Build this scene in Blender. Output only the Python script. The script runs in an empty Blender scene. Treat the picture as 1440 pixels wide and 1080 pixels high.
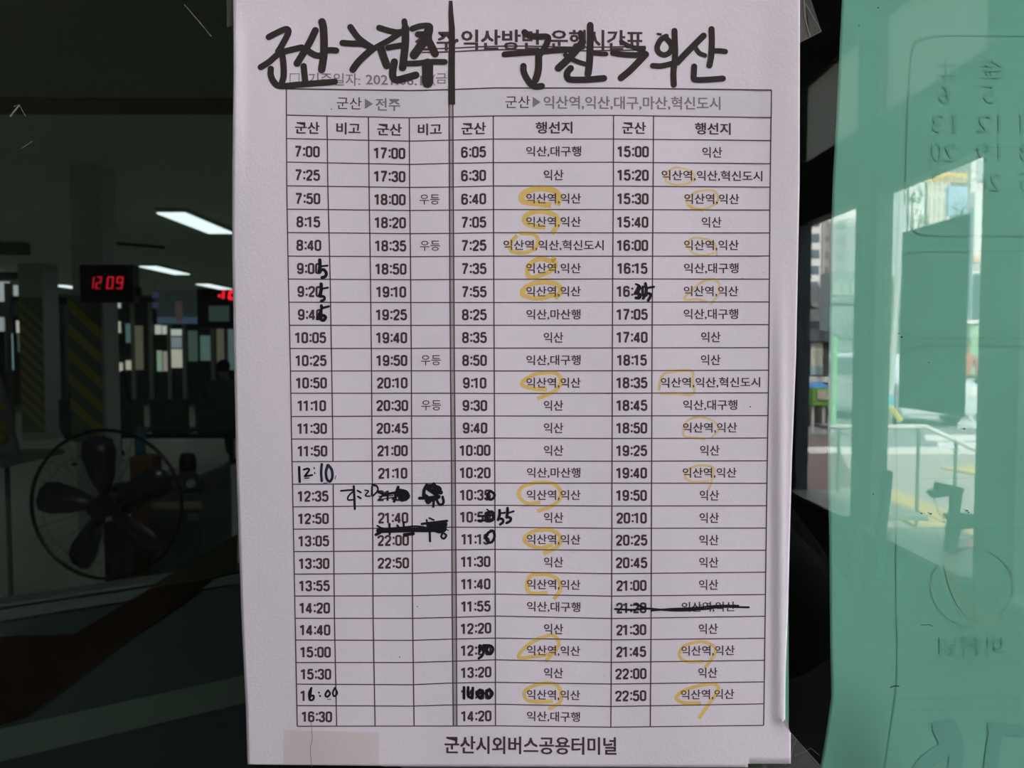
import bpy, bmesh, math, random
from mathutils import Vector, Matrix
random.seed(4)
S = bpy.context.scene
COL = S.collection

# ------------------------------------------------------------------ camera
F = 1088.0                       # focal length in pixels of a 1440 x 1080 frame
D = 0.2925                       # camera to glass
H = 1.5                          # eye height
PITCH, YAW = math.radians(-2.6), math.radians(0.3)
CP = Vector((0, -D, H))
FWD = Vector((math.sin(YAW)*math.cos(PITCH), math.cos(YAW)*math.cos(PITCH), math.sin(PITCH)))
RGT = FWD.cross(Vector((0, 0, 1))).normalized()
UPV = RGT.cross(FWD).normalized()
cam_d = bpy.data.cameras.new('camera'); cam = bpy.data.objects.new('camera', cam_d); COL.objects.link(cam)
cam_d.sensor_width = 36; cam_d.lens = 36*F/1440; cam_d.clip_start = 0.02; cam_d.clip_end = 600
cam.matrix_world = Matrix((RGT, UPV, -FWD)).transposed().to_4x4()
cam.location = CP
cam_d.dof.use_dof = True; cam_d.dof.focus_distance = D; cam_d.dof.aperture_fstop = 24.0
S.camera = cam
S.view_settings.view_transform = 'Standard'; S.view_settings.look = 'None'
S.view_settings.exposure = 0.0; S.view_settings.gamma = 1.0; S.view_settings.use_curve_mapping = False

# ------------------------------------------------------------------ sky, sun
w = bpy.data.worlds.new('world'); S.world = w; w.use_nodes = True
nt = w.node_tree; nt.nodes.clear()
out = nt.nodes.new('ShaderNodeOutputWorld'); bg = nt.nodes.new('ShaderNodeBackground')
tc = nt.nodes.new('ShaderNodeTexCoord'); sx = nt.nodes.new('ShaderNodeSeparateXYZ'); cr = nt.nodes.new('ShaderNodeValToRGB')
nt.links.new(tc.outputs['Generated'], sx.inputs[0]); nt.links.new(sx.outputs['Z'], cr.inputs[0])
cr.color_ramp.elements[0].color = (1.0, 0.965, 0.97, 1); cr.color_ramp.elements[1].color = (0.80, 0.86, 1.0, 1)
nt.links.new(cr.outputs[0], bg.inputs[0]); bg.inputs[1].default_value = 6.0
nt.links.new(bg.outputs[0], out.inputs[0])
sun_d = bpy.data.lights.new('sun', 'SUN'); sun_d.energy = 20.5; sun_d.angle = math.radians(2); sun_d.color = (1, .95, .88)
sun = bpy.data.objects.new('sun', sun_d); COL.objects.link(sun)
sun.rotation_euler = Vector((0.0, -0.80, -0.62)).to_track_quat('-Z', 'Y').to_euler()

# ------------------------------------------------------------------ pixel helpers (used once, to find where things stand)
def ray(px, py):
    return FWD + RGT*((px-720)/F) + UPV*((540-py)/F)
def atY(px, py, Y):
    d = ray(px, py); return CP + d*((Y+D)/d.y)
def atZ(px, py, Z):
    d = ray(px, py); return CP + d*((Z-H)/d.z)
def atX(px, py, X):
    d = ray(px, py); return CP + d*(X/d.x)
def mir(v):                      # what the glass mirrors stands this far behind the photographer
    return Vector((v[0], -v[1], v[2]))
def lerp_tab(t, xs, ys):
    if t <= xs[0]:
        return ys[0] + (ys[1]-ys[0])*(t-xs[0])/(xs[1]-xs[0])
    for i in range(len(xs)-1):
        if t <= xs[i+1] or i == len(xs)-2:
            return ys[i] + (ys[i+1]-ys[i])*(t-xs[i])/(xs[i+1]-xs[i])
def sstep(a, b, x):
    t = min(1, max(0, (x-a)/(b-a))); return t*t*(3-2*t)

# ------------------------------------------------------------------ materials
MATS = {}
def mat(name, col, rough=.6, metal=0, emit=0, noise=0.0, nscale=20, bump=0.0, bscale=200, coat=0, trans=0, spec=None):
    if name in MATS: return MATS[name]
    m = bpy.data.materials.new(name); m.use_nodes = True; n = m.node_tree.nodes; L = m.node_tree.links
    b = n['Principled BSDF']; c = (*col, 1)
    b.inputs['Base Color'].default_value = c; b.inputs['Roughness'].default_value = rough; b.inputs['Metallic'].default_value = metal
    if spec is not None: b.inputs['Specular IOR Level'].default_value = spec
    if coat: b.inputs['Coat Weight'].default_value = coat
    if emit:
        b.inputs['Emission Color'].default_value = c; b.inputs['Emission Strength'].default_value = emit
    if trans: b.inputs['Transmission Weight'].default_value = trans
    if noise:
        t = n.new('ShaderNodeTexCoord'); x = n.new('ShaderNodeTexNoise'); x.inputs['Scale'].default_value = nscale; x.inputs['Detail'].default_value = 4
        mx = n.new('ShaderNodeMix'); mx.data_type = 'RGBA'
        mx.inputs[6].default_value = tuple(v*(1-noise) for v in col)+(1,); mx.inputs[7].default_value = tuple(min(1, v*(1+noise)) for v in col)+(1,)
        L.new(t.outputs['Object'], x.inputs['Vector']); L.new(x.outputs[0], mx.inputs[0]); L.new(mx.outputs[2], b.inputs['Base Color'])
    if bump:
        t2 = n.new('ShaderNodeTexCoord'); x2 = n.new('ShaderNodeTexNoise'); x2.inputs['Scale'].default_value = bscale
        bp = n.new('ShaderNodeBump'); bp.inputs['Strength'].default_value = bump; bp.inputs['Distance'].default_value = .001
        L.new(t2.outputs['Object'], x2.inputs['Vector']); L.new(x2.outputs[0], bp.inputs['Height']); L.new(bp.outputs[0], b.inputs['Normal'])
    MATS[name] = m; return m
def mat_clear(name, tint, fac=0.0, gloss_rough=.0, base=None, basefac=0):
    """transparent sheet, tinted, with a mirror share that grows at grazing angles"""
    m = bpy.data.materials.new(name); m.use_nodes = True; n = m.node_tree.nodes; L = m.node_tree.links; n.clear()
    o = n.new('ShaderNodeOutputMaterial'); t = n.new('ShaderNodeBsdfTransparent'); t.inputs[0].default_value = (*tint, 1)
    cur = t
    if base:
        d = n.new('ShaderNodeBsdfDiffuse'); d.inputs[0].default_value = (*base, 1)
        mx = n.new('ShaderNodeMixShader'); mx.inputs[0].default_value = basefac
        L.new(cur.outputs[0], mx.inputs[1]); L.new(d.outputs[0], mx.inputs[2]); cur = mx
    if fac:
        g = n.new('ShaderNodeBsdfGlossy'); g.inputs['Roughness'].default_value = gloss_rough
        lw = n.new('ShaderNodeLayerWeight'); lw.inputs[0].default_value = .5
        p = n.new('ShaderNodeMath'); p.operation = 'POWER'; p.inputs[1].default_value = 5
        q = n.new('ShaderNodeMath'); q.operation = 'MULTIPLY_ADD'; q.inputs[1].default_value = .9; q.inputs[2].default_value = fac
        L.new(lw.outputs['Facing'], p.inputs[0]); L.new(p.outputs[0], q.inputs[0])
        mx = n.new('ShaderNodeMixShader'); L.new(q.outputs[0], mx.inputs[0]); L.new(cur.outputs[0], mx.inputs[1]); L.new(g.outputs[0], mx.inputs[2]); cur = mx
    L.new(cur.outputs[0], o.inputs[0]); MATS[name] = m; return m

# ------------------------------------------------------------------ mesh helpers
def obj(name, verts, faces, m, parent=None, smooth=False):
    me = bpy.data.meshes.new(name); me.from_pydata([tuple(v) for v in verts], [], faces); me.update()
    for mm in (m if isinstance(m, (list, tuple)) else [m]): me.materials.append(mm)
    if smooth:
        for p in me.polygons: p.use_smooth = True
    o = bpy.data.objects.new(name, me); COL.objects.link(o)
    if parent is not None: o.parent = parent
    return o
def tag(o, label=None, cat=None, group=None, kind=None):
    if label: o['label'] = label
    if cat: o['category'] = cat
    if group: o['group'] = group
    if kind: o['kind'] = kind
    return o
def thing(name, label, cat, group=None):
    o = bpy.data.objects.new(name, None); COL.objects.link(o); return tag(o, label, cat, group)
def struct(o, kind='structure'):
    o['kind'] = kind; return o
class MB:
    def __init__(s): s.v = []; s.f = []
    def add(s, vs, fs):
        b = len(s.v); s.v += [Vector(v) for v in vs]; s.f += [tuple(i+b for i in f) for f in fs]; return s
    def box(s, lo, hi):
        x0, y0, z0 = lo; x1, y1, z1 = hi
        x0, x1 = min(x0, x1), max(x0, x1); y0, y1 = min(y0, y1), max(y0, y1); z0, z1 = min(z0, z1), max(z0, z1)
        return s.add([(x0,y0,z0),(x1,y0,z0),(x1,y1,z0),(x0,y1,z0),(x0,y0,z1),(x1,y0,z1),(x1,y1,z1),(x0,y1,z1)],
                     [(0,3,2,1),(4,5,6,7),(0,1,5,4),(1,2,6,5),(2,3,7,6),(3,0,4,7)])
    def tube(s, pts, r, n=10, closed=False, cap=True):
        pts = [Vector(p) for p in pts]; N = len(pts); rr = r if isinstance(r, (list, tuple)) else [r]*N
        rings = []; up = None
        for i, p in enumerate(pts):
            a = pts[(i-1) % N] if (closed or i > 0) else p; c = pts[(i+1) % N] if (closed or i < N-1) else p
            t = (c-a).normalized()
            if up is None:
                up = Vector((0, 0, 1)) if abs(t.z) < .9 else Vector((0, 1, 0))
            x = t.cross(up).normalized(); up = x.cross(t).normalized()
            rings.append([p + (x*math.cos(2*math.pi*k/n)+up*math.sin(2*math.pi*k/n))*rr[i] for k in range(n)])
        b = len(s.v); fs = []
        for rg in rings: s.v += rg
        M = N if closed else N-1
        for i in range(M):
            j = (i+1) % N
            for k in range(n): fs.append((b+i*n+k, b+i*n+(k+1) % n, b+j*n+(k+1) % n, b+j*n+k))
        if cap and not closed:
            fs.append(tuple(b+k for k in reversed(range(n)))); fs.append(tuple(b+(N-1)*n+k for k in range(n)))
        s.f += fs; return s
    def lathe(s, c, prof, n=20, axis='Z'):
        c = Vector(c); b = len(s.v)
        for (r, h) in prof:
            for k in range(n):
                a = 2*math.pi*k/n
                q = (r*math.cos(a), r*math.sin(a), h)
                if axis == 'Y': q = (r*math.cos(a), h, r*math.sin(a))
                if axis == 'X': q = (h, r*math.cos(a), r*math.sin(a))
                s.v.append(c+Vector(q))
        for i in range(len(prof)-1):
            for k in range(n): s.f.append((b+i*n+k, b+i*n+(k+1) % n, b+(i+1)*n+(k+1) % n, b+(i+1)*n+k))
        s.f.append(tuple(b+k for k in reversed(range(n)))); s.f.append(tuple(b+(len(prof)-1)*n+k for k in range(n)))
        return s
    def prism(s, poly, off):
        off = Vector(off); n = len(poly)
        return s.add(list(poly)+[Vector(p)+off for p in poly], [tuple(range(n)), tuple(reversed(range(n, 2*n)))]+[(i, i+n, (i+1) % n+n, (i+1) % n) for i in range(n)])
    def mirror(s):
        s.v = [mir(v) for v in s.v]; s.f = [tuple(reversed(f)) for f in s.f]; return s
    def build(s, name, m, parent=None, smooth=False, bevel=0):
        o = obj(name, s.v, s.f, m, parent, smooth)
        if bevel:
            md = o.modifiers.new('b', 'BEVEL'); md.width = bevel; md.segments = 2; md.limit_method = 'ANGLE'
        bm = bmesh.new(); bm.from_mesh(o.data); bmesh.ops.recalc_face_normals(bm, faces=bm.faces[:]); bm.to_mesh(o.data); bm.free()
        return o
def B(name, lo, hi, m, parent=None, bevel=0): return MB().box(lo, hi).build(name, m, parent, bevel=bevel)
def skin(name, pts, edges, rad, m, parent=None, levels=2, root=0):
    me = bpy.data.meshes.new(name); me.from_pydata([tuple(p) for p in pts], edges, []); o = bpy.data.objects.new(name, me); COL.objects.link(o)
    sk = o.modifiers.new('s', 'SKIN'); 
    for i, r in enumerate(rad):
        d = me.skin_vertices[0].data[i]; d.radius = (r, r) if not isinstance(r, tuple) else r; d.use_root = (i == root)
    sb = o.modifiers.new('d', 'SUBSURF'); sb.levels = sb.render_levels = levels
    dg = bpy.context.evaluated_depsgraph_get(); m2 = bpy.data.meshes.new_from_object(o.evaluated_get(dg))
    m2.name = name; m2.materials.clear(); m2.materials.append(m)
    for p in m2.polygons: p.use_smooth = True
    o.modifiers.clear(); o.data = m2; bpy.data.meshes.remove(me)
    if parent is not None: o.parent = parent
    return o
# ================================================================== MATERIAL LIST
m_paper = mat('white_paper', (.82, .735, .845), .85, noise=.02, nscale=60, bump=.08, bscale=900)
m_ink = mat('print_ink', (.080, .050, .060), .7, spec=.15)
m_line = mat('table_ink', (.085, .056, .066), .7, spec=.15)
m_gray = mat('gray_print', (.25, .205, .235), .8)
m_hatch = mat('hatch_print', (.42, .37, .40), .8, noise=.25, nscale=1500)
m_shade = mat('header_print', (.76, .685, .785), .85, noise=.05, nscale=900)
m_marker = mat('marker_ink', (.044, .032, .033), .6, spec=.15, noise=.25, nscale=250)
m_pen = mat('pen_ink', (.014, .013, .022), .5, spec=.2)
m_navy = mat('navy_pen_ink', (.020, .026, .06), .5)
m_high = mat_clear('highlighter_ink', (1.0, .905, .64), 0, 0, (1.0, .80, .35), .10)
m_highd = mat_clear('highlighter_ink_deep', (1.0, .87, .50), 0, 0, (1.0, .74, .25), .20)
m_tape = mat_clear('clear_tape', (.985, .975, .95), .015, .2, (.80, .76, .66), .07)
m_tape2 = mat_clear('dull_tape', (.8, .8, .8), .04, .3, (.35, .30, .30), .28)
m_tape3 = mat_clear('fold_tape', (.9, .9, .9), .03, .3, (.5, .5, .48), .10)
m_edge = mat('tape_edge', (.20, .20, .19), .4)
m_glass = mat_clear('window_glass', (.92, .985, .945), .118)
m_glass_back = mat_clear('window_glass_back', (1, 1, 1))
m_green = mat('green_paper', (.255, .575, .48), .85, noise=.04, nscale=18, bump=.05, bscale=600)
m_green_p = mat('green_paper_show_through', (.222, .53, .45), .85, noise=.1, nscale=300)
m_green_b = mat('green_paper_blue_print', (.215, .50, .455), .85)
m_green_r = mat('green_paper_seal', (.285, .545, .45), .85, noise=.15, nscale=120)
m_speck = mat('dirt', (.03, .05, .03), .8)
m_scuff = mat('glass_scuff', (.22, .22, .21), .5)

# ================================================================== THE GLASS PANE
g = MB().box((-2.6, 0, 0.9), (2.2, .006, 2.95)).build('window_1', [m_glass, m_glass_back])
for p in g.data.polygons: p.material_index = 0 if p.normal.y < -.5 else 1
struct(g)

# ================================================================== TIMETABLE SHEET
PY = -0.0022
def relief(px, py):
    a = .0012*sstep(330, 640, py)*sstep(1082, 1099, px)*(1-.55*sstep(1099, 1109, px))*(1-sstep(1005, 1030, py))
    b = .00035*math.sin(px/95.0+py/400.0) + .00025*math.sin(px/41.0-py/300.0) + .0002*math.sin(py/120.0+px/260.0)
    c = .00008*math.exp(-((px-797-.01*(py-700))/7.0)**2)*sstep(350, 420, py)
    d = .0009*(1-sstep(327, 350, px))*(sstep(10, 60, py)-sstep(120, 330, py))
    e = .0010*sstep(1060, 1125, px)*(1-sstep(120, 420, py))
    return a+b+d+e
def surf(px, py, off=0.0):
    return atY(px, py, PY-relief(px, py)-off)
LX = ([-40, 0, 100, 250, 350, 500, 640, 750, 870, 1000, 1077], [328, 328, 328.5, 326.7, 326.5, 329, 331.8, 335.4, 339.5, 345.8, 348])
RX = ([-40, 0, 255, 500, 640, 750, 850, 950, 1011, 1014, 1020, 1031, 1080], [1126, 1125, 1124.5, 1119.6, 1114, 1110.9, 1108.4, 1104.8, 1104.3, 1103, 1107, 1112, 1112])
sheet = thing('timetable_sheet', 'white paper bus timetable taped to the glass, with marker writing and yellow highlighter rings', 'timetable')
ys = [-34+i*12 for i in range(87)]+[1008, 1011, 1014, 1018, 1024, 1031, 1040, 1052, 1064, 1074]
ys = sorted(set(y for y in ys if y <= 1074))
ss = [i/150*.94 for i in range(150)]+[.94+.06*i/16 for i in range(17)]
vs = []; 
for y in ys:
    l, r = lerp_tab(y, *LX), lerp_tab(y, *RX)
    for s_ in ss: vs.append(surf(l+(r-l)*s_, y))
n = len(ss); fs = [(j*n+i, (j+1)*n+i, (j+1)*n+i+1, j*n+i+1) for j in range(len(ys)-1) for i in range(n-1)]
b0 = len(vs); base = (len(ys)-1)*n
xr = [i for i in range(n) if lerp_tab(1074, *LX)+(1112-lerp_tab(1074, *LX))*ss[i] <= 1056]
for i in xr: 
    x = 348+(1112-348)*ss[i]; vs.append(surf(x, 1074+lerp_tab(x, [348, 535, 537, 1056], [1.0, 3.0, 3.6, 5.0])))
fs += [(base+i, b0+i, b0+i+1, base+i+1) for i in range(len(xr)-1)]
pap = obj('paper', vs, fs, m_paper, sheet, True)
sd = pap.modifiers.new('t', 'SOLIDIFY'); sd.thickness = .00012; sd.offset = -1
# make sure the front looks at the camera
if pap.data.polygons[0].normal.y > 0: pap.data.flip_normals()
# turned-over torn corner flap
MB().prism([surf(1101, 1015.5, .0012), surf(1105, 1010, .0022), surf(1111.5, 1031, .0006)], (0, .0001, 0)).build('torn_flap', m_paper, sheet)

# ---- print helpers, working in the plane of the sheet
def poly_strip(pts, wd, closed=False, n_sub=1):
    """ribbon with mitred joins: list of left/right pixel pairs"""
    N = len(pts); L, R = [], []
    for i in range(N):
        a = pts[(i-1) % N] if (closed or i > 0) else pts[i]; c = pts[(i+1) % N] if (closed or i < N-1) else pts[i]
        dx, dy = c[0]-a[0], c[1]-a[1]; q = math.hypot(dx, dy) or 1; nx, ny = -dy/q, dx/q
        w_ = wd[i] if isinstance(wd, list) else wd
        L.append((pts[i][0]+nx*w_/2, pts[i][1]+ny*w_/2)); R.append((pts[i][0]-nx*w_/2, pts[i][1]-ny*w_/2))
    return L, R
def catmull(pts, k=5, closed=False):
    N = len(pts)
    if N < 3: 
        return [(pts[0][0]+(pts[1][0]-pts[0][0])*t/k, pts[0][1]+(pts[1][1]-pts[0][1])*t/k) for t in range(k+1)]
    res = []
    M = N if closed else N-1
    for i in range(M):
        p0 = pts[i-1] if (closed or i > 0) else (2*pts[0][0]-pts[1][0], 2*pts[0][1]-pts[1][1]); p1 = pts[i]; p2 = pts[(i+1) % N]
        p3 = pts[(i+2) % N] if (closed or i+2 < N) else (2*p2[0]-p1[0], 2*p2[1]-p1[1])
        for t in range(k):
            u = t/k
            res.append(tuple(.5*((2*p1[j])+(-p0[j]+p2[j])*u+(2*p0[j]-5*p1[j]+4*p2[j]-p3[j])*u*u+(-p0[j]+3*p1[j]-3*p2[j]+p3[j])*u**3) for j in (0, 1)))
    if not closed: res.append(tuple(pts[-1]))
    return res
class Ink:
    """flat print: pixel polygons laid on a surface function"""
    def __init__(s, sf, off): s.v = []; s.f = []; s.sf = sf; s.off = off
    def quad(s, a, b, c, d):
        k = len(s.v); s.v += [s.sf(*p, s.off) for p in (a, b, c, d)]; s.f.append((k, k+1, k+2, k+3))
    def line(s, pts, w_, sub=24):
        P = []
        for i in range(len(pts)-1):
            a, b = pts[i], pts[i+1]; m_ = max(1, int(math.hypot(b[0]-a[0], b[1]-a[1])/sub))
            P += [(a[0]+(b[0]-a[0])*t/m_, a[1]+(b[1]-a[1])*t/m_) for t in range(m_)]
        P.append(pts[-1]); s.ribbon(P, w_)
    def ribbon(s, P, w_, closed=False):
        L, R = poly_strip(P, w_, closed); k = len(s.v); N = len(P)
        for a, b in zip(L, R): s.v += [s.sf(*a, s.off), s.sf(*b, s.off)]
        for i in range(N if closed else N-1):
            j = (i+1) % N; s.f.append((k+2*i, k+2*j, k+2*j+1, k+2*i+1))
    def dot(s, x, y, r, n=12, rx=1, off=0):
        k = len(s.v); s.v += [s.sf(x+r*rx*math.cos(2*math.pi*i/n), y+r*math.sin(2*math.pi*i/n), s.off+off) for i in range(n)]; s.f.append(tuple(range(k, k+n)))
    def stroke(s, pts, w_, smooth=True, taper=False):
        """pen stroke with round ends"""
        P = catmull(pts, 5) if smooth and len(pts) > 2 else list(pts)
        if len(P) == 2:
            P = [(P[0][0]+(P[1][0]-P[0][0])*t/3, P[0][1]+(P[1][1]-P[0][1])*t/3) for t in range(4)]
        s.ribbon(P, w_)
        s.dot(*P[0], w_/2, off=.000004); s.dot(*P[-1], w_/2, off=.000008)
    def build(s, name, m, parent):
        o = obj(name, s.v, s.f, m, parent)
        if name.startswith(('printed', 'gray', 'print_', 'heading', 'ruled')): o['kind'] = 'stuff'
        return o
GLY = {}
def glyphs(text, bold):
    key = (text, bold)
    if key in GLY: return GLY[key]
    c = bpy.data.curves.new('t', 'FONT'); c.body = text; c.size = 1; c.resolution_u = 2; c.offset = bold
    o = bpy.data.objects.new('t', c); COL.objects.link(o)
    dg = bpy.context.evaluated_depsgraph_get(); me = bpy.data.meshes.new_from_object(o.evaluated_get(dg))
    vs = [(v.co.x, v.co.y) for v in me.vertices]; fs = [tuple(p.vertices) for p in me.polygons]
    bpy.data.objects.remove(o); bpy.data.curves.remove(c); bpy.data.meshes.remove(me)
    x0 = min(v[0] for v in vs); x1 = max(v[0] for v in vs); y0 = min(v[1] for v in vs); y1 = max(v[1] for v in vs)
    GLY[key] = (vs, fs, x0, x1, y0, y1); return GLY[key]
def put_text(ink, text, cx, cy, wpx, hpx, slope=0.0, bold=0.0, shear=0.0, mirror=False):
    """text centred on (cx, cy), wpx wide and hpx tall, in the print plane"""
    em = hpx*bold*.62 if bold > .011 else 0            # heavier type: the outline printed twice, a hair apart
    vs, fs, x0, x1, y0, y1 = glyphs(text, min(bold, .008))
    for n_, (dx, dy) in enumerate(((-em, -em*.3), (em, em*.3), (-em, em*.5), (em, -em*.5)) if em else ((0, 0),)):
        k = len(ink.v)
        for (x, y) in vs:
            u = ((x-x0)/(x1-x0)-.5)*(wpx-2*em)+dx; v = ((y-y0)/(y1-y0)-.5)*(hpx-em)+dy
            if mirror: u = -u
            ink.v.append(ink.sf(cx+u+shear*v, cy-v+slope*u, ink.off+n_*.000003))
        ink.f += [tuple(k+i for i in f) for f in fs]

YS = [125, 262, 392, 522, 617, 712, 870, 1021]
C = [[402.6, 403.2, 405.5, 408.5, 410, 412, 415, 418], [459.3, 461, 464.3, 466.5, 468, 468.8, 470.3, 473.4],
     [517.8, 519, 521, 522.5, 523, 524, 524.7, 527.5], [575.4, 576, 577.5, 578.5, 578.8, 579.5, 580.3, 582.3],
     [631.4, 632, 632.6, 633.5, 634.5, 635.3, 636, 637.4], [636.8, 637.3, 638.2, 639, 640, 640.6, 641.8, 642.5],
     [693.6, 693.9, 694.4, 695, 695.5, 696, 696.5, 696.8], [862.9, 862.5, 861.6, 861, 860.8, 860.5, 860, 859],
     [919.2, 918.5, 917.5, 916.8, 916.5, 916.2, 915.7, 914.5], [1084.9, 1083, 1082, 1081, 1079.5, 1078, 1076, 1073.9]]
R0 = [125, 162, 195, 228, 261.4, 294.2, 327.1, 360.1, 392.4, 425, 457.4, 490, 521.8, 553, 585.8, 617.4, 649.2, 681, 712.8, 744.2, 775.7, 807.4, 838.2, 869.5, 900, 931.7, 962, 992.2, 1021.3]
R3 = [127.5, 165.8, 198.5, 231.3, 263.6, 296, 328.5, 361, 393.5, 425.4, 457.6, 489.9, 521.5, 553, 585, 616.7, 648.3, 680, 711.1, 742.5, 774.6, 806.3, 837.8, 869.5, 900.5, 931.7, 963, 993, 1021]
R4 = [126, 164.4, 197, 229.7, 263, 295.5, 328.2, 360.5, 393, 425.4, 457.4, 489.6, 521.4, 553, 585, 616.7, 648, 679.4, 710.6, 741.3, 773.2, 804.7, 836.4, 868.3, 898.8, 930, 960.5, 991.3, 1021]
R5 = [123.6, 163, 195.5, 228.6, 261.5, 294.7, 327.2, 360.1, 392.8, 425.4, 457.4, 489.6, 521.7, 553.3, 585, 616, 648, 679.4, 710.6, 741.4, 772.6, 804.2, 835.4, 866.3, 897.3, 927.8, 959.5, 990.3, 1020.7]
R7 = [124, 162.2, 195.5, 228.1, 261.7, 294.7, 327.5, 360.3, 392.2, 425, 457.2, 489.3, 521.4, 553, 585, 616.7, 648.6, 679.4, 711.7, 743, 773.9, 806.8, 838.3, 869.8, 899.9, 931.4, 962, 993.5, 1022.6]
R9 = [126.6, 165.3, 197.6, 230.2, 263.1, 295.4, 327.6, 360, 392.6, 424.6, 456.4, 488.8, 520.6, 552.4, 584.4, 615.9, 647.9, 679.7, 711.1, 742.6, 773.8, 804.6, 836, 866.6, 897.5, 928.5, 958.8, 989.7, 1020]
RX_ = [409, 578, 635, 695, 861, 1080]; RR = [R0, R3, R4, R5, R7, R9]
def cx_(c, y): return lerp_tab(y, YS, C[c])
def ry_(r, x): return lerp_tab(x, RX_, [q[r] for q in RR])
# grey shading of the heading row and hatched double rule
ink = Ink(surf, .00002)
for k in range(24):
    for (a, b) in ((0, 4), (5, 9)):
        x0 = cx_(a, 145)+(cx_(b, 145)-cx_(a, 145))*k/24; x1 = cx_(a, 145)+(cx_(b, 145)-cx_(a, 145))*(k+1)/24
        ink.quad((x0, ry_(0, x0)+1), (x0, ry_(1, x0)-1), (x1, ry_(1, x1)-1), (x1, ry_(0, x1)+1))
ink.build('heading_shade', m_shade, sheet)
ink = Ink(surf, .00003)
ink.ribbon([((cx_(4, y)+cx_(5, y))/2, y) for y in range(147, 1022, 19)]+[((cx_(4, 1021)+cx_(5, 1021))/2, 1021)], 4.4)
ink.build('hatched_rule', m_hatch, sheet)
# ruled grid
ink = Ink(surf, .00005)
for r in range(29):
    xs = [c+(d-c)*t/4 for c, d in zip([cx_(i, ry_(r, 600)) for i in (0, 1, 2, 3, 5, 6, 7, 8)], [cx_(i, ry_(r, 600)) for i in (1, 2, 3, 5, 6, 7, 8, 9)]) for t in range(4)]
    xs.append(cx_(9, ry_(r, 1080)))
    ink.ribbon([(x, ry_(r, x)) for x in xs], 1.5 if r else 1.9)
for c in range(10):
    top = 0 if c in (0, 4, 5, 9) else 1
    seg = [(top, 28)] if c != 1 else [(1, 16), (17, 28)]
    if c == 1: seg = [(1, 16), (17, 28)]
    for a, b in seg:
        X = C[c][0]
        y0, y1 = ry_(a, X), ry_(b, X)
        P = [(cx_(c, y0+(y1-y0)*t/36), y0+(y1-y0)*t/36) for t in range(37)]
        ink.ribbon(P, 1.7)
ink.build('ruled_grid', m_line, sheet)
# words and times
T1 = '7:00 7:25 7:50 8:15 8:40 9:00 9:20 9:40 10:05 10:25 10:50 11:10 11:30 11:50 - 12:35 12:50 13:05 13:30 13:55 14:20 14:40 15:00 15:30 1 16:30'.split()
T2 = '17:00 17:30 18:00 18:20 18:35 18:50 19:10 19:25 19:40 19:50 20:10 20:30 20:45 21:00 21:10 21:30 21:40 22:00 22:50'.split()
T3 = '6:05 6:30 6:40 7:05 7:25 7:35 7:55 8:25 8:35 8:50 9:10 9:30 9:40 10:00 10:20 10:35 10:50 11:15 11:30 11:40 11:55 12:20 12:30 13:20 14:00 14:20'.split()
T4 = '15:00 15:20 15:30 15:40 16:00 16:15 16:40 17:05 17:40 18:15 18:35 18:45 18:50 19:25 19:40 19:50 20:10 20:25 20:45 21:00 21:20 21:30 21:45 22:00 22:50'.split()
a_, b_, c_, d_, e_ = '익산', '익산역,익산', '익산,대구행', '익산역,익산,혁신도시', '익산,마산행'
D3 = [c_, a_, b_, b_, d_, b_, b_, e_, a_, c_, b_, a_, a_, a_, e_, b_, a_, b_, a_, b_, c_, a_, b_, a_, b_, c_]
D4 = [a_, d_, b_, a_, b_, c_, b_, c_, a_, a_, d_, c_, b_, a_, b_, a_, a_, a_, a_, a_, b_, a_, b_, a_, b_]
WID = {a_: 28, b_: 77.5, c_: 77.5, d_: 142, e_: 77}
def sc(y): return lerp_tab(y, [200, 1010], [1.0, .965])
DG = {'0': ([(.5, 1), (.82, .93), (.86, .72), (.86, .28), (.82, .07), (.5, 0), (.18, .07), (.14, .28), (.14, .72), (.18, .93)], 1), '8': None}
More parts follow.
